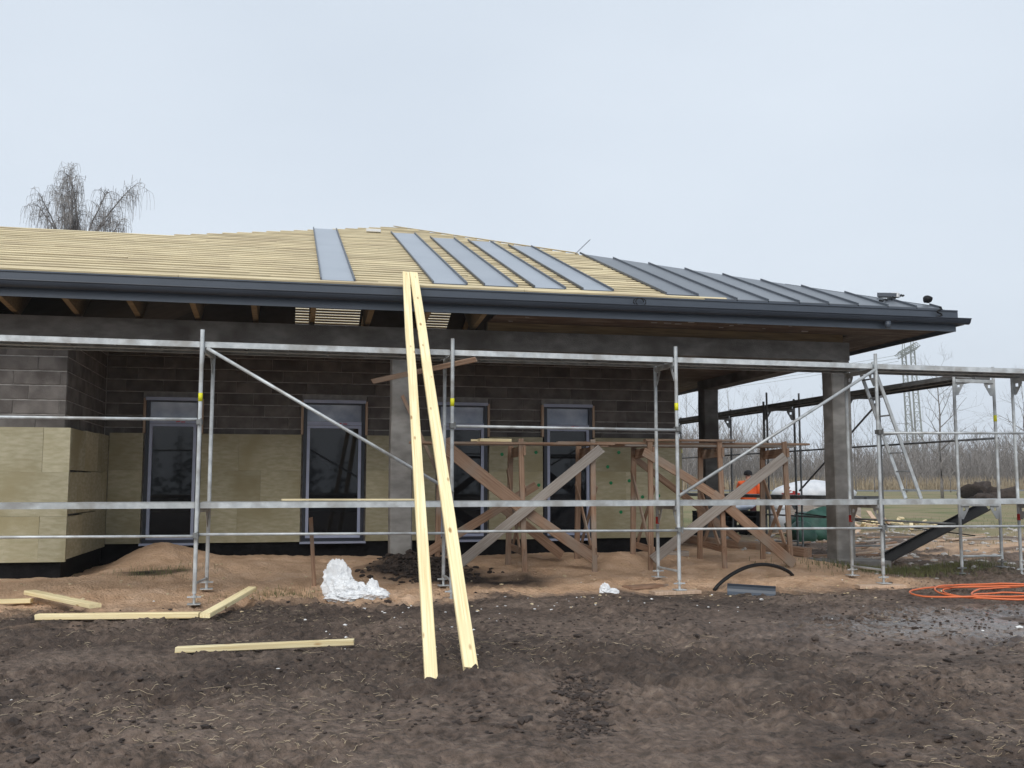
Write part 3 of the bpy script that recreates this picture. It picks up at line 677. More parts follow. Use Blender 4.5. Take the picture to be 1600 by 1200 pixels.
# ladder between the two decks
lad = empty('ladder', (9.28, 12.9, 1.22)); tag(lad, 'aluminium ladder leaning up from lower to upper scaffold deck by the right corner', 'ladder')
def ll(t, y): return (-.68*t, y-12.9, 1.86*t+0.002)
for y in (12.70, 13.06): board('rail', ll(0,y), ll(1.06,y), .025, .05, 'galv', lad, up=(1,0,.4))
for k in range(7): t = .07+k*.145; pipe('rung', ll(t,12.70), ll(t,13.06), .012, 'galv_mid', lad, 8)

# ================================================================== WORK PLATFORM
wp = empty('work_platform', (5.2, 14.35, 0)); tag(wp, 'rough timber trestle platform with crossed braces behind the scaffold, below the windows', 'platform')
def wl(x, y, z): return (x-5.2, y-14.35, z)
TX = [2.55, 3.63, 4.71, 5.62, 6.74, 7.83]; TN, TF = 14.0, 14.72
for i, x in enumerate(TX):
    a = random.uniform(-.05,.05)
    gn, gf = gz(x+.03, TN)-.05, gz(x, TF)-.05
    board('leg', wl(x+a+.03, TN, gn), wl(x, TN, 2.09), .075, .045, 'old_wood', wp, up=(0,1,0), wob=.008)
    board('leg', wl(x-.02, TF, gf), wl(x+.02, TF, 2.02), .08, .045, 'old_wood', wp, up=(0,1,0), wob=.006)
    board('crosspiece', wl(x+.035, TN-.06, 1.92), wl(x+.035, TF+.08, 1.90), .03, .14, 'old_wood', wp)
    board('tie', wl(x+.03, TN-.03, .46), wl(x+.03, TF+.05, .50), .025, .10, 'old_wood', wp)
    if i in (1,2,3,4,5):
        board('trestle_brace', wl(x-.03, TN, .52), wl(x-.03, TF, 1.45+.2*(i % 2)), .07, .022, 'old_wood', wp, up=(1,0,0))
        board('trestle_brace', wl(x+.06, TF, .55), wl(x+.06, TN, 1.40), .07, .022, 'old_wood', wp, up=(1,0,0))
for (x0, x1, y, z, m_) in ((2.0,5.05,14.02,2.015,'old_wood'),(4.2,8.3,14.10,2.045,'old_wood'),(2.1,5.3,14.25,2.02,'old_wood'),(5.1,8.2,14.35,2.02,'grey_wood'),(2.2,5.0,14.5,2.02,'grey_wood'),(4.9,8.0,14.62,2.02,'old_wood'),(5.55,7.0,14.03,2.085,'old_wood')):
    board('deck_board', wl(x0, y, z), wl(x1, y, z+.01), .15, .032, m_, wp, wob=.006)
Yb = TN-.045
for (p, q, wd, m_, dy) in (((2.35,2.08),(3.62,1.10),.19,'old_wood',0),((3.45,1.22),(4.75,.33),.15,'old_wood',.05),
        ((4.82,1.96),(2.72,.33),.14,'grey_wood',-.035),((4.05,1.42),(2.35,.42),.13,'old_wood',.75),((3.5,1.10),(4.45,.36),.14,'old_wood',.76),
        ((5.50,1.92),(6.95,1.08),.13,'old_wood',0),((6.6,1.28),(7.92,.22),.15,'old_wood',.0),((7.80,1.86),(5.60,.33),.15,'grey_wood',-.035),
        ((5.62,1.85),(6.9,.95),.10,'old_wood',.76),((6.7,1.05),(7.4,.55),.12,'old_wood',.76)):
    board('brace', wl(p[0], Yb+dy, p[1]), wl(q[0], Yb+dy, q[1]), wd, .034, m_, wp, up=(0,1,0), wob=.006)
board('brace', wl(2.00, 14.8, 2.75), wl(2.55, 14.8, 1.6), .05, .03, 'old_wood', wp, up=(0,1,0))
ofc = board('wood_offcut', (3.02,14.1,2.065), (3.5,14.16,2.065), .16, .045, 'new_wood'); tag(ofc, 'fresh pale wood offcut lying on the trestle platform', 'offcut')
ofc = board('wood_offcut', (2.95,14.3,2.07), (3.25,14.28,2.07), .1, .03, 'new_wood'); tag(ofc, 'smaller wood offcut on the trestle platform, behind the larger one', 'offcut')

# ================================================================== LOOSE TIMBER
for (p0, p1, wd, lab) in (((1.25,7.47),(1.90,13.83,4.40),.098,'long new pine board leaning on the eave, left of the pair'),
                          ((1.57,7.60),(2.015,13.83,4.40),.112,'long new pine board leaning on the eave, right of the pair')):
    g = gz(*p0)-.01; a = Vector((p0[0],p0[1],g)); b = Vector(p1)
    nrm = Vector((0,-1,.7))
    o = board('pine_board', a, b, wd, .045, 'new_wood', None, up=nrm, wob=.004); tag(o, lab, 'board')
def flat(name, p0, p1, wd, th, lab, dz=(0,0), m_='new_wood'):
    a = (*p0, gz(*p0)+th/2+dz[0]); b = (*p1, gz(*p1)+th/2+dz[1])
    return tag(board(name, a, b, wd, th, m_, None, wob=.002), lab, 'board')
flat('pine_board', (-4.6,12.7), (-2.55,12.75), .10, .05, 'cut pine board running out of the left edge of the picture', (.03,.03))
flat('pine_board', (-2.62,12.95), (-1.72,11.78), .13, .05, 'short pine board slanting down onto the longer one at left', (.07,.09))
flat('pine_board', (-2.25,11.55), (-.60,11.22), .10, .06, 'pine board lying along the ground left of the slanted stub', (.02,.02))
flat('pine_board', (-.53,10.80), (-.08,12.75), .11, .05, 'pine stub propped up at an angle in front of the first scaffold foot', (.03,.10))
flat('pine_board', (-.66,8.98), (.81,8.92), .075, .05, 'thin pine batten lying alone on the mud nearest the camera', (.025,.02))
o = board('pine_board', (.25,12.75,1.24), (2.0,12.80,1.235), .10, .022, 'batten', None); tag(o, 'pale board lying on the lower scaffold deck left of the leaning boards', 'board')
o = board('old_plank', (1.36,12.95,2.76), (2.62,12.40,3.02), .065, .03, 'old_wood', None, up=(0,1,.3)); tag(o, 'old reddish plank wedged under the upper scaffold deck beside the leaning boards', 'plank')
o = board('wooden_stake', (.70,13.4,gz(.70,13.4)-.1), (.63,13.38,1.0), .05, .04, 'old_wood', None, up=(0,1,0)); tag(o, 'upright brown wooden stake standing in the sand before the second window', 'stake')
for (x, y, rz, lab) in ((5.34,12.50,.1,'pale wooden pad under the middle scaffold foot'),(8.36,12.42,-.1,'wooden pad under the scaffold foot at the right corner'),(5.1,12.95,.4,'dark wooden pad beside the middle scaffold foot')):
    z = gz(x,y)+.012; d = Vector((math.cos(rz), math.sin(rz), 0))*.34
    tag(board('wooden_pad', (x-d.x,y-d.y,z), (x+d.x,y+d.y,z), .22, .045, 'old_wood' if 'dark' in lab else 'lath', None), lab, 'pad')
tag(board('timber_block', (6.05,15.1,gz(6.3,15.1)+.03), (6.65,15.05,gz(6.3,15.1)+.03), .2, .08, 'grey_wood', None), 'grey timber block half buried in sand under the platform', 'timber')
# ================================================================== GROUND THINGS
def crumple(name, cx, cy, lobes, m_, lab, seed, cat='plastic sheet'):
    """crumpled film: faceted lobes with sharp folds, one skin"""
    mb = MB()
    for li, (ox, oy, oz, rx, ry, rz) in enumerate(lobes):
        bm = bmesh.new(); bmesh.ops.create_icosphere(bm, subdivisions=5, radius=1)
        P_ = np.array([v.co[:] for v in bm.verts]); q = P_*2.1+seed*3.7+li*5
        def rid(k, s0): return 1-2*np.abs(.5*vnoise(q[:,0]*k+q[:,2]*k*.6, q[:,1]*k-q[:,2]*k*.4, s0)+.5*vnoise(q[:,2]*k+3, (q[:,0]+q[:,1])*k*.7, s0+1)-.5)
        m = .42+.60*rid(1.3, 1+li)+.42*rid(3.1, 5+li)+.22*rid(6.5, 9+li)
        V = P_*m[:,None]*np.array([rx,ry,rz])+np.array([ox,oy,oz])
        gb = np.array([gz(cx+a_, cy+b_) for a_, b_ in V[:,:2]])-gz(cx,cy)+.004
        V[:,2] = np.maximum(V[:,2], gb)
        mb.add([tuple(v) for v in V], [tuple(w_.index for w_ in f_.verts) for f_ in bm.faces]); bm.free()
    o = mb.build(name, m_); o.location = (cx, cy, gz(cx, cy))
    return tag(o, lab, cat)
crumple('plastic_sheet', 1.10, 12.72, [(-.16,.08,.14,.13,.05,.22),(-.09,.02,.08,.12,.10,.13),(.0,-.04,.05,.17,.13,.11),(.16,-.08,.03,.21,.12,.08),(.27,-.04,.07,.06,.05,.11),(-.03,-.12,.02,.2,.12,.05)], 'clear_pl', 'large crumpled clear plastic sheet on the sand left of the column', 3)
crumple('plastic_sheet', 4.42, 12.55, [(-.04,0,.03,.05,.05,.07),(.05,0,.015,.07,.05,.035)], 'clear_pl', 'small crumpled scrap of plastic on the sand under the platform', 8)
# offcut of dark gutter and a bent black pipe
g0 = gz(6.1,11.95); tr = MB(); n = 8; vs = []
for k in range(2):
    for i in range(n+1):
        t = math.pi*i/n; vs.append((k*.62, .11*math.cos(t), .10-.085*math.sin(t)))
    for i in range(n,-1,-1):
        t = math.pi*i/n; vs.append((k*.62, .105*math.cos(t), .10-.079*math.sin(t)))
m_ = 2*(n+1); tr.add(vs, [(i,(i+1)%m_,m_+(i+1)%m_,m_+i) for i in range(m_)]+[tuple(range(m_)), tuple(range(2*m_-1,m_-1,-1))])
o = tr.build('gutter_offcut', 'slate'); o.location = (5.92,12.15,g0+.0); o.rotation_euler = (math.radians(38),math.radians(3),math.radians(-20)); tag(o, 'short dark grey gutter offcut lying on the mud', 'gutter')
pts = []
for k in range(25):
    t = k/24; x = 5.95+1.6*t; y = 12.6+.75*t; pts.append((x, y, gz(5.95,12.6)*(1-t)+gz(7.55,13.35)*t+.01+.24*math.sin(math.pi*t)**.75))
tag(MB().path(pts, .026, 10).build('black_pipe', 'black', None, True), 'bent black plastic pipe arching over the sand behind the gutter offcut', 'pipe')
# orange cable
rs = random.Random(4); pts = []
cx, cy = 9.35, 10.95
for k in range(220):
    t = k/220*2*math.pi*5.0; lp = k/220*5
    a_ = .95+.22*math.sin(lp*2.1); b_ = .52+.26*math.sin(lp*1.7+1)
    x = cx+.18*math.sin(lp*1.3)+a_*math.cos(t)+.12*math.cos(2*t+lp); y = cy+.22*math.sin(lp*2.2)+b_*math.sin(t)+.04*math.sin(2*t+lp)+.15*math.cos(t)
    pts.append((x, y, float(ground(x,y,False))+.045+.014*lp/2+.014*(1+math.sin(t*1.7))))
for k in range(12): x = pts[-1][0]+.12; y = pts[-1][1]+.02; pts.append((x, y, gz(x,y)+.02))
tag(MB().path(pts, .0115, 8).build('orange_cable', 'orange', None, True), 'loosely coiled orange cable lying on the mud at right', 'cable')
# black channel leaning under the scaffold
a = Vector((10.2,15.0,gz(10.2,15)+.10)); b = Vector((12.05,14.75,1.06)); cb = MB()
cb.box(0,(b-a).length,-.09,.09,-.01,.0); cb.box(0,(b-a).length,-.09,-.078,.0005,.11); cb.box(0,(b-a).length,.078,.09,.0005,.11)
tag(cb.build('steel_channel', 'black', None, mtx=frame_mtx(a, b, (.2,-.8,.5))), 'long black channel leaning from the ground up under the right scaffold deck', 'channel')
for k in range(1):
    tag(MB().path([(8.9+i*.35, 15.6-.06*i+.0, .95-.045*i) for i in range(10)], .012, 6).build('black_cable', 'black', None, True), 'thin black cable sagging across to the leaning black channel', 'cable')
# ---- yard behind the terrace
def lump(name, c, r, m_, lab, cat, seed=1, n=20, flatb=.25, rough=.25, group=None, parent=None):
    me = MB(); vs = []; rs = random.Random(seed)
    for j in range(n//2+1):
        ph = math.pi*j/(n//2)
        for i in range(n):
            th = 2*math.pi*i/n; d = Vector((math.cos(th)*math.sin(ph), math.sin(th)*math.sin(ph), math.cos(ph)))
            q = 1+rough*(float(vnoise(np.array([d.x*2.2+seed*7.]), np.array([d.y*2.2+d.z*3]), seed)[0])-.5)*2+rough*.6*(float(vnoise(np.array([d.x*6+seed*3.]), np.array([d.y*6+d.z*7]), seed+2)[0])-.5)
            sx = math.copysign(abs(d.x)**.7, d.x); sy = math.copysign(abs(d.y)**.7, d.y)
            vs.append((sx*r[0]*q, sy*r[1]*q, max(-flatb*r[2], d.z*r[2]*q)))
    fs = [(j*n+i, j*n+(i+1)%n, (j+1)*n+(i+1)%n, (j+1)*n+i) for j in range(n//2) for i in range(n)]
    me.add(vs, fs); o = me.build(name, m_, parent, True); o.location = c
    if lab: tag(o, lab, cat, group)
    return o
def wrapped_stack():
    e = empty('wrapped_stack', (17.4, 29.2, gz(17.4,29.2))); tag(e, 'white plastic-wrapped stack of material in the yard behind the columns', 'stack')
    o = lump('wrapping', (0,0,.95), (1.35,.7,.48), 'white_pl', None, None, 5, 24, .7, .10, parent=e)
    MB().box(-1.25,1.25,-.62,.62,.12,.62).build('boards', 'grey_wood', e)
    for x in (-1.05, 0, 1.05): MB().box(x-.06,x+.06,-.6,.6,-.05,.119).build('skid', 'old_wood', e)
wrapped_stack()
lump('green_tarp', (13.55,22.6,gz(13.55,22.6)+.22), (.8,.6,.55), 'tarp', 'dark green tarpaulin heaped over material beside the front right column', 'tarpaulin', 4, 24, .5, .3)
lump('green_bag', (12.75,22.0,gz(12.75,22)+.15), (.32,.28,.34), 'tarp', 'small green sack in front of the green tarpaulin', 'sack', 9, 16, .5, .3)
bk = MB(); n = 16
bk.tube((0,0,0),(0,0,.62),.20,.25,n=n); o = bk.build('white_bag', 'white_pl', None, True); o.location = (13.35,24.2,gz(13.35,24.2)); tag(o, 'tall white sack standing to the right of the worker', 'sack')
t2 = MB().tube((0,0,.62),(.02,.01,.82),.25,.13,n=n); t2.build('folded_top', 'clear_pl', o, True)
jc = MB().box(-.22,.22,-.14,.14,0,.36); jc.tube((.1,0,.36),(.1,0,.42),.04,n=8); jc.tube((-.15,0,.42),(.02,0,.42),.018,n=8); jc.box(-.16,-.13,-.02,.02,.36,.42)
o = jc.build('red_canister', 'redcan'); o.location = (15.0,26.5,gz(15,26.5)+.75); tag(o, 'red canister on a crate in the yard right of the worker', 'canister')
o = MB().box(-.5,.5,-.4,.4,-.76,-.001).build('crate', 'grey_wood'); o.location = (15.0,26.5,gz(15,26.5)+.75); tag(o, 'grey crate carrying a red canister in the yard', 'crate')
lump('bag_pile', (12.1,24.6,gz(12.1,24.6)+.72), (.55,.35,.16), 'blue', 'white and blue bags lying on a dark pallet left of the worker', 'bags', 6, 18, .5, .35)
pl = empty('pallet_stack', (12.0,24.6,gz(12,24.6))); tag(pl, 'dark stack of pallets under the white and blue bags', 'pallets')
for k in range(5):
    MB().box(-.75,.75,-.5,.5,k*.13+.09,k*.13+.115).build('pallet_deck', 'bitumen', pl)
    for x in (-.68,0,.68): MB().box(x-.06,x+.06,-.5,.5,k*.13-.012,k*.13+.0895).build('pallet_runner', 'bitumen', pl)
# split wood offcuts in a heap
rs = random.Random(12); cx, cy = 18.0, 26.3
for k in range(70):
    r_ = 1.5*math.sqrt(rs.random()); a_ = rs.uniform(0,6.28); x, y = cx+r_*math.cos(a_)*1.15, cy+r_*math.sin(a_)*.8
    h = gz(x,y)+max(0,.42*(1-r_/1.5))*rs.uniform(.5,1)+.05; L_ = rs.choice((.16,.22,.3,.42)); d = Vector((rs.uniform(-1,1),rs.uniform(-1,1),rs.uniform(-.35,.5))).normalized()*L_
    o = board('wood_offcut', (x,y,h), (x+d.x,y+d.y,h+d.z), rs.choice((.07,.10,.13)), .04, rs.choice(('new_wood','batten','batten','lath')), None)
    tag(o, 'pale sawn wood offcut in the heap beyond the right corner of the house', 'offcut', 'heap of wood offcuts')
lump('dirt_mound', (40.9,50,gz(40.9,50)+.3), (.95,.9,.75), 'clod', 'dark mound of dirt and roots at the edge of the field on the right', 'mound', 3, 56, .6, .75)
tag(board('timber_beam', (8.15,19.2,gz(8.15,19.2)+.12), (9.3,15.9,gz(9.3,15.9)+.1), .2, .16, 'old_wood', None), 'long dark timber lying on the sand behind the trestles', 'timber')
rs = random.Random(31)
for k in range(24):
    x = rs.uniform(9.8,18.5); y = rs.uniform(15.8,24.5); a_ = rs.uniform(-.7,.9); L_ = rs.uniform(.5,1.8)
    tag(board('old_board', (x,y,gz(x,y)+.04), (x+math.cos(a_)*L_,y+math.sin(a_)*L_,gz(x+math.cos(a_)*L_,y+math.sin(a_)*L_)+.05), rs.uniform(.08,.16), .03, rs.choice(('old_wood','grey_wood','lath')), None), 'old board lying in the littered yard behind the front right column', 'board', 'old boards in the yard')
# ---- roof things
def rp(x, y, dz=0):
    X_, Y_ = hw(x, y); return (X_, Y_, zr(y)+dz)
o = board('wood_offcut', rp(1.45,20.6,.07), rp(1.75,20.6,.07), .1, .06, 'foam'); tag(o, 'small white offcut left lying near the top of the roof', 'offcut')
o = board('metal_strip', rp(5.45,18.75,.03), (rp(5.75,18.75,.33)), .06, .012, 'green'); o.data = o.data.copy(); o.data.materials.clear(); o.data.materials.append(M['sheet_dark']); tag(o, 'bent dark metal strip sticking up from the roof hip', 'metal strip')
o = board('tool_box', rp(9.58,14.80,.075), rp(9.80,14.58,.12), .12, .07, 'sheet_dark'); tag(o, 'tool case with pale end lying on the roof hip near the right corner', 'tool case')
MB().box(.22,.33,-.058,.058,-.032,.037).build('lid', 'foam', o)
o = lump('dark_bag', rp(10.1,14.22,.13), (.065,.065,.065), 'black', 'round black tool bag on the roof near the right corner', 'bag', 3, 16, .8, .15)
pts = [Vector(rp(9.75-.05*i+0, 14.62-.04*i, .075+.012*math.sin(i*1.9))) for i in range(-8, 12)]
tag(MB().path(pts, .018, 6).build('black_rope', 'black', None, True), 'black rope lying along the roof hip by the round bag', 'rope')
X0, Y0 = hw(10.05, 13.87); pts = [Vector((X0-.02+.05*math.sin(i*.9), Y0-.03, 4.24-.014*i)) for i in range(13)]
tag(MB().path(pts, .014, 6).build('rope_end', 'black', None, True), 'end of black rope hanging over the fascia at the right corner', 'rope')
X0, Y0 = hw(4.98, 13.87); pts = [Vector((X0+.09*math.cos(i*.55)+.01*i*.3, Y0-.03, 4.12+.06*math.sin(i*.55))) for i in range(20)]
tag(MB().path(pts, .008, 6).build('wire_coil', 'black', None, True), 'small coil of black wire hanging on the fascia below the metal panels', 'wire')

# ================================================================== PERSON
def skin_mesh(name, verts, edges, radii, m_, sub=2):
    me = bpy.data.meshes.new(name); me.from_pydata(verts, edges, []); o = bpy.data.objects.new(name, me); COL.objects.link(o)
    md = o.modifiers.new('s', 'SKIN'); 
    for i, r in enumerate(radii): me.skin_vertices[0].data[i].radius = r if isinstance(r, tuple) else (r, r)
    me.skin_vertices[0].data[0].use_root = True
    o.modifiers.new('u', 'SUBSURF').levels = sub; o.modifiers['u'].render_levels = sub
    dg = bpy.context.evaluated_depsgraph_get(); ev = bpy.data.meshes.new_from_object(o.evaluated_get(dg))
    bpy.data.objects.remove(o); ev.name = name; ev.materials.clear(); ev.materials.append(M[m_])
    for p in ev.polygons: p.use_smooth = True
    return ev
px_, py_ = 12.82, 24.9
per = empty('person', (px_, py_, gz(px_, py_)+.02), math.radians(150)); per.scale = (1.05,1.05,.95); tag(per, 'person in orange jacket, dark red trousers and black beanie bending over the yard work', 'person')
# body, facing local -y, leaning a little forward; arms reaching to the front
bv = [(0,0,.93),(0,-.02,1.08),(0,-.05,1.26),(0,-.09,1.42),(0,-.125,1.51),(0,-.15,1.585),(0,-.165,1.67),      # pelvis..head 0-6
      (.10,0,.88),(.11,-.03,.50),(.11,.02,.10),(.11,-.12,.05),                                             # leg 7-10
      (-.10,0,.88),(-.12,.04,.50),(-.12,.10,.10),(-.12,-.04,.05),                                          # leg 11-14
      (.19,-.09,1.41),(.25,-.13,1.15),(.20,-.36,1.04),(.19,-.43,1.03),                                     # arm 15-18
      (-.19,-.09,1.41),(-.25,-.12,1.15),(-.20,-.35,1.05),(-.19,-.42,1.04)]
be = [(0,1),(1,2),(2,3),(3,4),(4,5),(5,6),(0,7),(7,8),(8,9),(9,10),(0,11),(11,12),(12,13),(13,14),(3,15),(15,16),(16,17),(17,18),(3,19),(19,20),(20,21),(21,22)]
br = [(.15,.10),(.13,.09),(.16,.105),(.13,.085),.055,(.075,.09),(.07,.085),.085,.06,.042,.04,.085,.06,.042,.04,.06,.045,.034,.03,.06,.045,.034,.03]
for s_, b_ in ((1,18),(-1,22)):                                 # fingers and thumb of each hand
    hx, hy, hz = bv[b_]
    for k, (dx, ln) in enumerate(((-.03,.07),(-.01,.085),(.012,.08),(.032,.06))):
        i = len(bv); bv += [(hx+dx, hy-.045, hz-.005), (hx+dx, hy-.045-ln*.6, hz-.02), (hx+dx, hy-.045-ln*.8, hz-.05)]
        be += [(b_, i), (i, i+1), (i+1, i+2)]; br += [.011,.010,.008]
    i = len(bv); bv += [(hx-s_*.04, hy-.01, hz-.01), (hx-s_*.06, hy-.05, hz-.03)]; be += [(b_, i), (i, i+1)]; br += [.012,.010]
link('body', skin_mesh('body', bv, be, br, 'skin'), None, per)
jv = [(0,0,.86),(0,-.02,1.08),(0,-.05,1.26),(0,-.09,1.41),(0,-.11,1.47),(.20,-.09,1.40),(.26,-.13,1.15),(.205,-.34,1.05),(-.20,-.09,1.40),(-.26,-.12,1.15),(-.205,-.33,1.06)]
link('jacket', skin_mesh('jacket', jv, [(0,1),(1,2),(2,3),(3,4),(3,5),(5,6),(6,7),(3,8),(8,9),(9,10)], [(.235,.18),(.225,.165),(.235,.17),(.185,.13),.095,.105,.085,.065,.105,.085,.065], 'hivis'), None, per)
tv = [(0,0,.93),(.105,0,.86),(.11,-.03,.50),(.11,.02,.12),(-.105,0,.86),(-.12,.04,.50),(-.12,.10,.12)]
link('trousers', skin_mesh('trousers', tv, [(0,1),(1,2),(2,3),(0,4),(4,5),(5,6)], [(.165,.12),.105,.082,.07,.105,.082,.07], 'trouser'), None, per)
for (x, y) in ((.11,-.03),(-.12,.05)): link('boot', skin_mesh('boot', [(x,y+.06,.06),(x,y-.04,.055),(x,y-.15,.045)], [(0,1),(1,2)], [.055,.058,.045], 'boot'), None, per)
o = lump('beanie', (0,-.155,1.675), (.112,.128,.125), 'hat', None, None, 2, 18, .15, .04, parent=per)
nose = MB().prism([(-.014,-.245,1.61),(.014,-.245,1.61),(.006,-.24,1.655),(-.006,-.24,1.655)], (0,-.018,-.006)).build('nose', 'skin', per)

# ================================================================== TREES AND LINES
def limb(mb, p, d, L, r, depth, rs, droop, spread, n=4, nb=(2,4), seg=4):
    pts = [Vector(p)]; d = Vector(d).normalized(); rr = [r]
    for i in range(seg):
        d = (d+Vector((rs.uniform(-1,1),rs.uniform(-1,1),rs.uniform(-1,1)))*.16+Vector((0,0,droop(depth)))*.25).normalized()
        pts.append(pts[-1]+d*(L/seg)); rr.append(max(r*(1-.75*(i+1)/seg), .003))
    mb.path(pts, rr, n if depth > 1 else 3)
    if depth <= 0: return
    for k in range(rs.randint(*nb)):
        t = rs.uniform(.3,1); i = min(int(t*seg), seg-1); q = pts[i].lerp(pts[i+1], t*seg-i)
        a = rs.uniform(0,6.28); side = d.orthogonal().normalized(); side.rotate(Matrix.Rotation(a, 3, d))
        nd = (d*(1-spread)+side*spread+Vector((0,0,.1))).normalized()
        limb(mb, q, nd, L*rs.uniform(.45,.72), max(rr[i]*.55,.004), depth-1, rs, droop, spread, n, nb, seg)
def bare_tree(name, x, y, h, r, seed, label, m_='bark', depth=3, spread=.5, droop=lambda d: .12, nb=(3,5), limbs=9, start=.3, group=None, lean=0):
    rs = random.Random(seed); z = gz(x, y); root = empty(name, (x, y, z-.1)); tag(root, label, 'tree', group)
    tr = MB(); pts = []; rr = []
    for i in range(9):
        t = i/8; pts.append(Vector((lean*t*h+rs.uniform(-1,1)*.012*h*t, rs.uniform(-1,1)*.012*h*t, t*h))); rr.append(max(r*(1-.88*t), .008))
    tr.path(pts, rr, 7); tr.build('trunk', m_, root, True)
    cr = MB()
    for k in range(limbs):
        t = start+(1-start)*(k+rs.random())/limbs*.96; i = min(int(t*8), 7); p = pts[i].lerp(pts[i+1], t*8-i); a = k*2.4+rs.uniform(-.4,.4)
        up = .5+.6*t
        limb(cr, p, (math.cos(a), math.sin(a), up), h*(.42-.26*t)*rs.uniform(.8,1.15), max(rr[i]*.5,.008), depth, rs, droop, spread, 4, nb)
    cr.build('crown', m_, root)
    return root
# weeping birch behind the roof on the left
def birch():
    rs = random.Random(21); x, y = -7.75, 44.; z = gz(x, y); root = empty('birch_tree', (x, y, z-.1)); tag(root, 'bare weeping birch rising behind the left end of the roof', 'tree')
    tr = MB(); tr.path([(0,0,0),(.05,0,3),(.0,.05,6),(.1,0,10.5)], [.26,.22,.18,.14], 8); tr.build('trunk', 'birch', root, True)
    cr = MB()
    for k, (dx, dz, L_) in enumerate(((-.62,1,4.4),(-.36,1,4.7),(-.1,1,4.2),(.10,1,4.9),(.26,1,4.5),(.5,1,4.4),(.75,.85,4.3),(1.0,.8,3.6),(-.8,.75,3.4),(-.9,.7,2.5),(-.8,.5,2.0),(.8,.5,2.2),(.3,1,3.4),(-.4,1,3.2),(-.7,1,3.2),(.6,.7,3))):
        p = Vector((.05,0,10.15+rs.uniform(-1.0,.4))); d = Vector((dx*.62, rs.uniform(-.5,.5), dz*1.15)).normalized(); pts = [p]; rr = [.065]
        for i in range(9):
            d = (d+Vector((rs.uniform(-.12,.12),rs.uniform(-.12,.12),-.012*i))).normalized(); pts.append(pts[-1]+d*L_/9); rr.append(.065*(1-(i+1)/9.6)+.006)
        cr.path(pts, rr, 5)
        for j in range(34):                                     # side shoots that arch over and hang
            t = rs.uniform(.3,1)*8.99; i = int(t); q = pts[i].lerp(pts[i+1], t-i); a = rs.uniform(0,6.28)
            dd = (d+Vector((math.cos(a), math.sin(a), .2))*.9).normalized(); tp = [q]; Lt = rs.uniform(.25,.7)
            for s in range(6):
                dd = (dd+Vector((rs.uniform(-.14,.14),rs.uniform(-.14,.14),-.2))).normalized(); tp.append(tp[-1]+dd*Lt/6)
            cr.path(tp, [.010*(1-s*.10) for s in range(7)], 3)
            for h in range(6):
                q2 = tp[rs.randint(1,6)]; e = Vector((rs.uniform(-.5,.5),rs.uniform(-.5,.5),rs.uniform(-.9,.5))).normalized(); l2 = rs.uniform(.25,1.05)
                m1 = q2+e*l2*.3; m2 = m1+Vector((e.x*.25,e.y*.25,-.7))*l2*.5; m3 = m2+Vector((rs.uniform(-.08,.08),rs.uniform(-.08,.08),-1))*l2*.4
                cr.path([q2, m1, m2, m3], [.0062,.006,.0055,.0045], 3)
    cr.build('crown', 'birch', root)
birch()
bare_tree('bare_tree', 44.0, 58.0, 9.0, .11, 5, 'slender bare tree seen through the right scaffold frame', depth=2, limbs=14, start=.25, spread=.55)
bare_tree('bare_tree', 52.5, 60.0, 8.2, .10, 6, 'bare tree at the right edge of the picture', depth=2, limbs=13, start=.25, spread=.55)
ws_ = [(33.5,72,9.6,'tall thin bare tree just right of the rear column'),(35.5,72,9.0,'thin bare tree second right of the rear column'),(37.0,70,7.6,'thin bare sapling third right of the rear column'),(40.4,74,7.8,'bare sapling left of the doubled scaffold uprights'),
       (31.5,71,8.4,'thin bare tree in the gap left of the rear column'),(43.8,72,7.4,'bare sapling just right of the doubled scaffold uprights'),(46.6,72,7.6,'bare sapling left of the front right column'),(49.0,73,6.6,'bare sapling right behind the front right column'),(52.0,73,6.4,'bushy bare sapling under the leaning ladder'),(57.0,74,6.0,'bare sapling between ladder and right scaffold frame')]
for k, (x, y, h, lab) in enumerate(ws_):
    bare_tree('bare_tree', x, y, h, .06, 40+k, lab, depth=2, limbs=9, start=.22, spread=.42, droop=lambda d: .35)
# scrub along the far edge of the field: one mass
def scrub():
    rs = random.Random(3); mb = MB()
    for k in range(2900):
        if k < 2400: x = rs.uniform(24, 108); y = rs.uniform(95, 128)
        else: x = rs.uniform(-160, 170); y = rs.uniform(98, 132)
        z = gz(x, y) if k % 4 == 0 else .75
        h = rs.uniform(2.4, 6.6)*(1+.22*math.sin(x*.16)); b = Vector((x, y, z-.1))
        d = Vector((rs.uniform(-.14,.14), rs.uniform(-.14,.14), 1)); mb.tube(b, b+d*h, .04, .010, 3, False)
        for j in range(13):
            t = rs.uniform(.08,.95); p = b+d*h*t; a = rs.uniform(0,6.28); L_ = h*(.42-.26*t)*rs.uniform(.6,1.3)
            e = Vector((math.cos(a)*.55, math.sin(a)*.55, rs.uniform(.55,1.2))).normalized(); q = p+e*L_
            mb.tube(p, q, .02, .008, 3, False)
            for s in range(2):
                a2 = a+rs.uniform(-1,1); p2 = p+e*L_*rs.uniform(.3,.8); mb.tube(p2, p2+Vector((math.cos(a2)*.5,math.sin(a2)*.5,.8)).normalized()*L_*.55, .012, .006, 3, False)
    me = bpy.data.meshes.new('scrub'); me.from_pydata(mb.v, [], mb.f); me.materials.append(M['bark'])
    tag(link('scrub', me), 'grey bare scrub and saplings beyond the road', 'scrub', kind='stuff')
scrub()
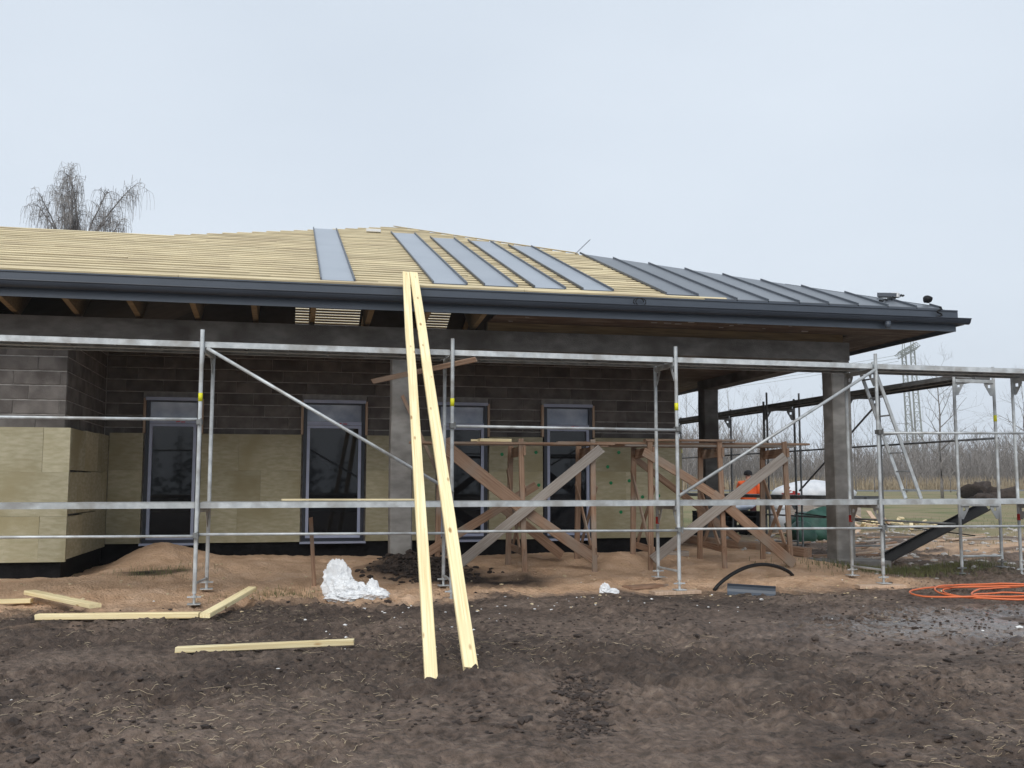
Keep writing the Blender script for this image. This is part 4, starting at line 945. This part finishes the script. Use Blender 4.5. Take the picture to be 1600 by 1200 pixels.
def dark_wood():
    rs = random.Random(17); v = []; f = []
    for k in range(90):
        x = -75+k*1.9+rs.uniform(-.8,.8); y = rs.uniform(-52,-44); h = rs.uniform(4.6,7.6); z = gz(x, y); r = h*.24
        b = len(v); v += [(x-.1,y,z),(x+.1,y,z),(x,y+.1,z),(x,y,z+h)]; f += [(b,b+1,b+3),(b+1,b+2,b+3),(b+2,b,b+3)]
        for j in range(170):
            t = rs.random()**.8; a = rs.uniform(0,6.28); q = r*(1-t*.93)*rs.uniform(.3,1.05); zz = z+h*(.04+.95*t); px, py = x+math.cos(a)*q, y+math.sin(a)*q
            w_ = .30*(1.2-t); b = len(v); v += [(px,py,zz),(px+rs.uniform(-w_,w_)*2,py+rs.uniform(-w_,w_)*2,zz-rs.uniform(0,w_)),(px+rs.uniform(-w_,w_)*2,py+rs.uniform(-w_,w_)*2,zz-rs.uniform(0,w_)*1.6)]; f.append((b,b+1,b+2))
    me = bpy.data.meshes.new('spruce_wood'); me.from_pydata(v, [], f); me.materials.append(M['needle'])
    tag(link('spruce_wood', me), 'dark spruce wood mirrored in the window panes', 'wood', kind='stuff')
dark_wood()
# dry reeds and rank grass at the foot of the scrub, and short grass by the corner
def blades(name, label, n, place, hmin, hmax, m_, wd=.012):
    v = []; f = []
    for k in range(n):
        x, y, s = place(); h = random.uniform(hmin, hmax)*s; a = random.uniform(0,6.28); z = gz(x, y) if n < 9000 else float(.75 if y > 80 else gz(x,y))
        dx, dy = math.cos(a)*wd*s, math.sin(a)*wd*s; lx, ly = random.uniform(-.3,.3)*h, random.uniform(-.3,.3)*h; b = len(v)
        v += [(x-dx,y-dy,z-.02),(x+dx,y+dy,z-.02),(x+lx*.4+dx*.7,y+ly*.4+dy*.7,z+h*.6),(x+lx*.4-dx*.7,y+ly*.4-dy*.7,z+h*.6),(x+lx,y+ly,z+h)]
        f += [(b,b+1,b+2,b+3),(b+3,b+2,b+4)]
    me = bpy.data.meshes.new(name); me.from_pydata(v, [], f); me.materials.append(M[m_])
    return tag(link(name, me), label, 'grass', kind='stuff')
blades('dry_grass', 'tall dry yellow grass in front of the bare scrub', 9500, lambda: (random.uniform(20,120), random.uniform(93,98), 1), .6, 1.9, 'straw', .04)
def near_grass():
    k = random.random()
    if k < .55: return random.gauss(10.1,.8), random.gauss(14.0,.28), 1
    if k < .6: return random.gauss(-1.3,.3), random.gauss(14.45,.22), .8
    if k < .66: return random.gauss(.2,.35), random.gauss(13.0,.12), .7
    return random.uniform(12,30), random.uniform(17,34), 1.2
blades('grass', 'short rough grass tufts on the disturbed ground', 6500, near_grass, .03, .11, 'grassb', .004)
# litter on the mud
def straw():
    rs = random.Random(8); v = []; f = []
    for k in range(12000):
        t = rs.random()
        y = 4.2+9.0*t**1.25; x = rs.uniform(-1.2-.38*(y-4), 1.5+.85*y)
        if fbm(np.array([x*.7]), np.array([y*.7]), 50)[0] < rs.uniform(.44,.64): continue
        z = gz(x, y); L_ = rs.uniform(.012,.06)*(1 if rs.random() < .96 else 3.4); a = rs.uniform(-.9,.9) if rs.random() < .5 else rs.uniform(0,6.28); wd = rs.uniform(.0009,.002); b = len(v); bend = rs.gauss(0,.09)
        pts = [(x,y)]; aa = a
        for s in range(3): pts.append((pts[-1][0]+math.cos(aa)*L_/3, pts[-1][1]+math.sin(aa)*L_/3)); aa += bend
        lift = rs.uniform(.0,.007)
        for s, (qx, qy) in enumerate(pts):
            zz = max(gz(qx, qy), z-.01)+.006+lift*math.sin(math.pi*s/3)
            nx_, ny_ = -math.sin(a)*wd, math.cos(a)*wd
            v += [(qx-nx_, qy-ny_, zz), (qx, qy, zz+wd*1.2), (qx+nx_, qy+ny_, zz)]
        for s in range(3):
            o_ = b+s*3; f += [(o_,o_+1,o_+4,o_+3),(o_+1,o_+2,o_+5,o_+4)]
    me = bpy.data.meshes.new('straw'); me.from_pydata(v, [], f); me.materials.append(M['straw'])
    tag(link('straw_litter', me), 'scattered straw and dead stalks on the mud', 'straw', kind='stuff')
straw()
def scatter_lumps(name, label, cat, n, place, size, m_, seed):
    rs = random.Random(seed); v = []; f = []
    base = bmesh.new(); bmesh.ops.create_icosphere(base, subdivisions=1, radius=1); bv_ = [w_.co.copy() for w_ in base.verts]; bf_ = [[q.index for q in fc.verts] for fc in base.faces]; base.free()
    for k in range(n):
        x, y = place(rs); s = size(rs); z = gz(x, y); b = len(v); sq = rs.uniform(.4,.75); a = rs.uniform(0,6.28); c, sn = math.cos(a), math.sin(a); el = rs.uniform(1,1.8)
        for p in bv_:
            q = p*s*rs.uniform(.7,1.25); qx, qy = q.x*el, q.y; v.append((x+qx*c-qy*sn, y+qx*sn+qy*c, z+q.z*sq+s*.15))
        f += [[i+b for i in t] for t in bf_]
    me = bpy.data.meshes.new(name); me.from_pydata(v, [], f); me.materials.append(M[m_])
    tag(link(name, me), label, cat, kind='stuff')
def mudspot(rs):
    if rs.random() < .16:                                        # churned line near the camera
        t = rs.random(); return 2.35-.55*t+rs.gauss(0,.09), 7.3-1.75*t+rs.gauss(0,.12)
    while True:
        y = 4.2+8.6*rs.random()**1.1; x = rs.uniform(-1.2-.4*(y-4), 1.5+.85*y)
        if fbm(np.array([x*.8]), np.array([y*.8]), 60)[0] > rs.uniform(.42,.66): return x, y
scatter_lumps('mud_clods', 'loose clods of earth on the mud', 'clods', 5200, mudspot, lambda rs: rs.uniform(.004,.017)*(1 if rs.random() < .93 else 2.3), 'clod', 5)
def foamspot(rs):
    k = rs.random()
    if k < .5: return rs.gauss(3.6,1.0), rs.gauss(11.6,.45)
    if k < .7: return rs.gauss(1.2,.7), rs.gauss(10.6,.6)
    return rs.uniform(-3.5,9), rs.uniform(7,14)
scatter_lumps('foam_crumbs', 'white foam crumbs and chips scattered on the ground', 'crumbs', 120, foamspot, lambda rs: rs.uniform(.005,.016)*(1 if rs.random() < .92 else 2.2), 'foam', 6)
scatter_lumps('wood_scraps', 'splinters and chips of wood on the sand and mud', 'chips', 260, lambda rs: (rs.uniform(-3.6,9.5), rs.gauss(12.9,1.0)), lambda rs: rs.uniform(.006,.022), 'scrap', 15)
scatter_lumps('stones', 'small stones in the disturbed sandy ground at right', 'stones', 900, lambda rs: (rs.uniform(8.5,22), rs.uniform(13.2,28)), lambda rs: rs.uniform(.015,.07), 'mortar', 7)
scatter_lumps('soil_lumps', 'dark soil lumps heaped round the foot of the column', 'soil', 420, lambda rs: (rs.gauss(2.25,.38), rs.gauss(14.2,.24)), lambda rs: rs.uniform(.012,.05), 'clod', 9)
# pylon and its wires
def ray_pt(u, v, dist):
    F = cam.rotation_euler.to_matrix(); d = F @ Vector(((u-800)/1560, (600-v)/1560, -1)); return Vector((0,0,1.42))+d*dist
pyl = empty('power_pylon', (115.0, 190.0, 0)); tag(pyl, 'hazy lattice power pylon with two legs standing far off at right', 'pylon')
o0 = Vector((115.,190.,0))
def lattice(mb, a, b, w0, w1, n):
    a, b = Vector(a), Vector(b); d = (b-a).normalized(); s = d.orthogonal().normalized(); t = d.cross(s)
    cs = []
    for i in range(n+1):
        p = a.lerp(b, i/n); w_ = (w0+(w1-w0)*i/n)/2; cs.append([p+s*w_+t*w_, p-s*w_+t*w_, p-s*w_-t*w_, p+s*w_-t*w_])
    for i in range(n):
        for k in range(4):
            mb.tube(cs[i][k], cs[i+1][k], .09, n=4, caps=False); mb.tube(cs[i][k], cs[i+1][(k+1)%4], .05, n=3, caps=False)
            mb.tube(cs[i+1][k], cs[i+1][(k+1)%4], .05, n=3, caps=False)
A_, B_ = ray_pt(1403,556,214), ray_pt(1432,540,200)
mid = lambda t: A_.lerp(B_, t)
for t in (.32, .78):
    p = mid(t); mb = MB(); lattice(mb, Vector((p.x,p.y,-.5))-o0+Vector((1.2,0,0)), p-o0, 1.5, .75, 16); mb.build('leg', 'pylon', pyl)
    mb = MB(); 
    for e in (-1,1): mb.tube(p-o0+(B_-A_).normalized()*e*1.2, p-o0+Vector((0,0,4.2)), .08, n=4)
    mb.build('peak', 'pylon', pyl)
mb = MB(); lattice(mb, A_-o0, B_-o0, 1.0, 1.0, 10); mb.build('crossarm', 'pylon', pyl)
for k, t in enumerate((.02,.5,.98)):
    p = mid(t); e = Vector((-160, 120, 0)); pts = [p+e*(i/20)*.95+Vector((0,0,-1.2-7*4*(i/20)*(1-i/20))) for i in range(21)]
    tag(MB().path(pts, .035, 4).build('power_line', 'pylon'), ['power line running left from the far end of the pylon arm','power line running left from the middle of the pylon arm','power line running left from the near end of the pylon arm'][k], 'power line')
# ------------------------------------------------------------------ damp air
hz = MB().box(-380, 400, -160, 440, -1.6, 44).mesh('haze')
m = bpy.data.materials.new('damp_air'); m.use_nodes = True; nn = m.node_tree.nodes; nn.remove(nn['Principled BSDF'])
pv = nn.new('ShaderNodeVolumePrincipled'); pv.inputs['Color'].default_value = (1,1,1,1); pv.inputs['Density'].default_value = .0005; pv.inputs['Anisotropy'].default_value = .2
m.node_tree.links.new(pv.outputs[0], nn['Material Output'].inputs['Volume']); hz.materials.append(m)
tag(link('haze', hz), kind='stuff')
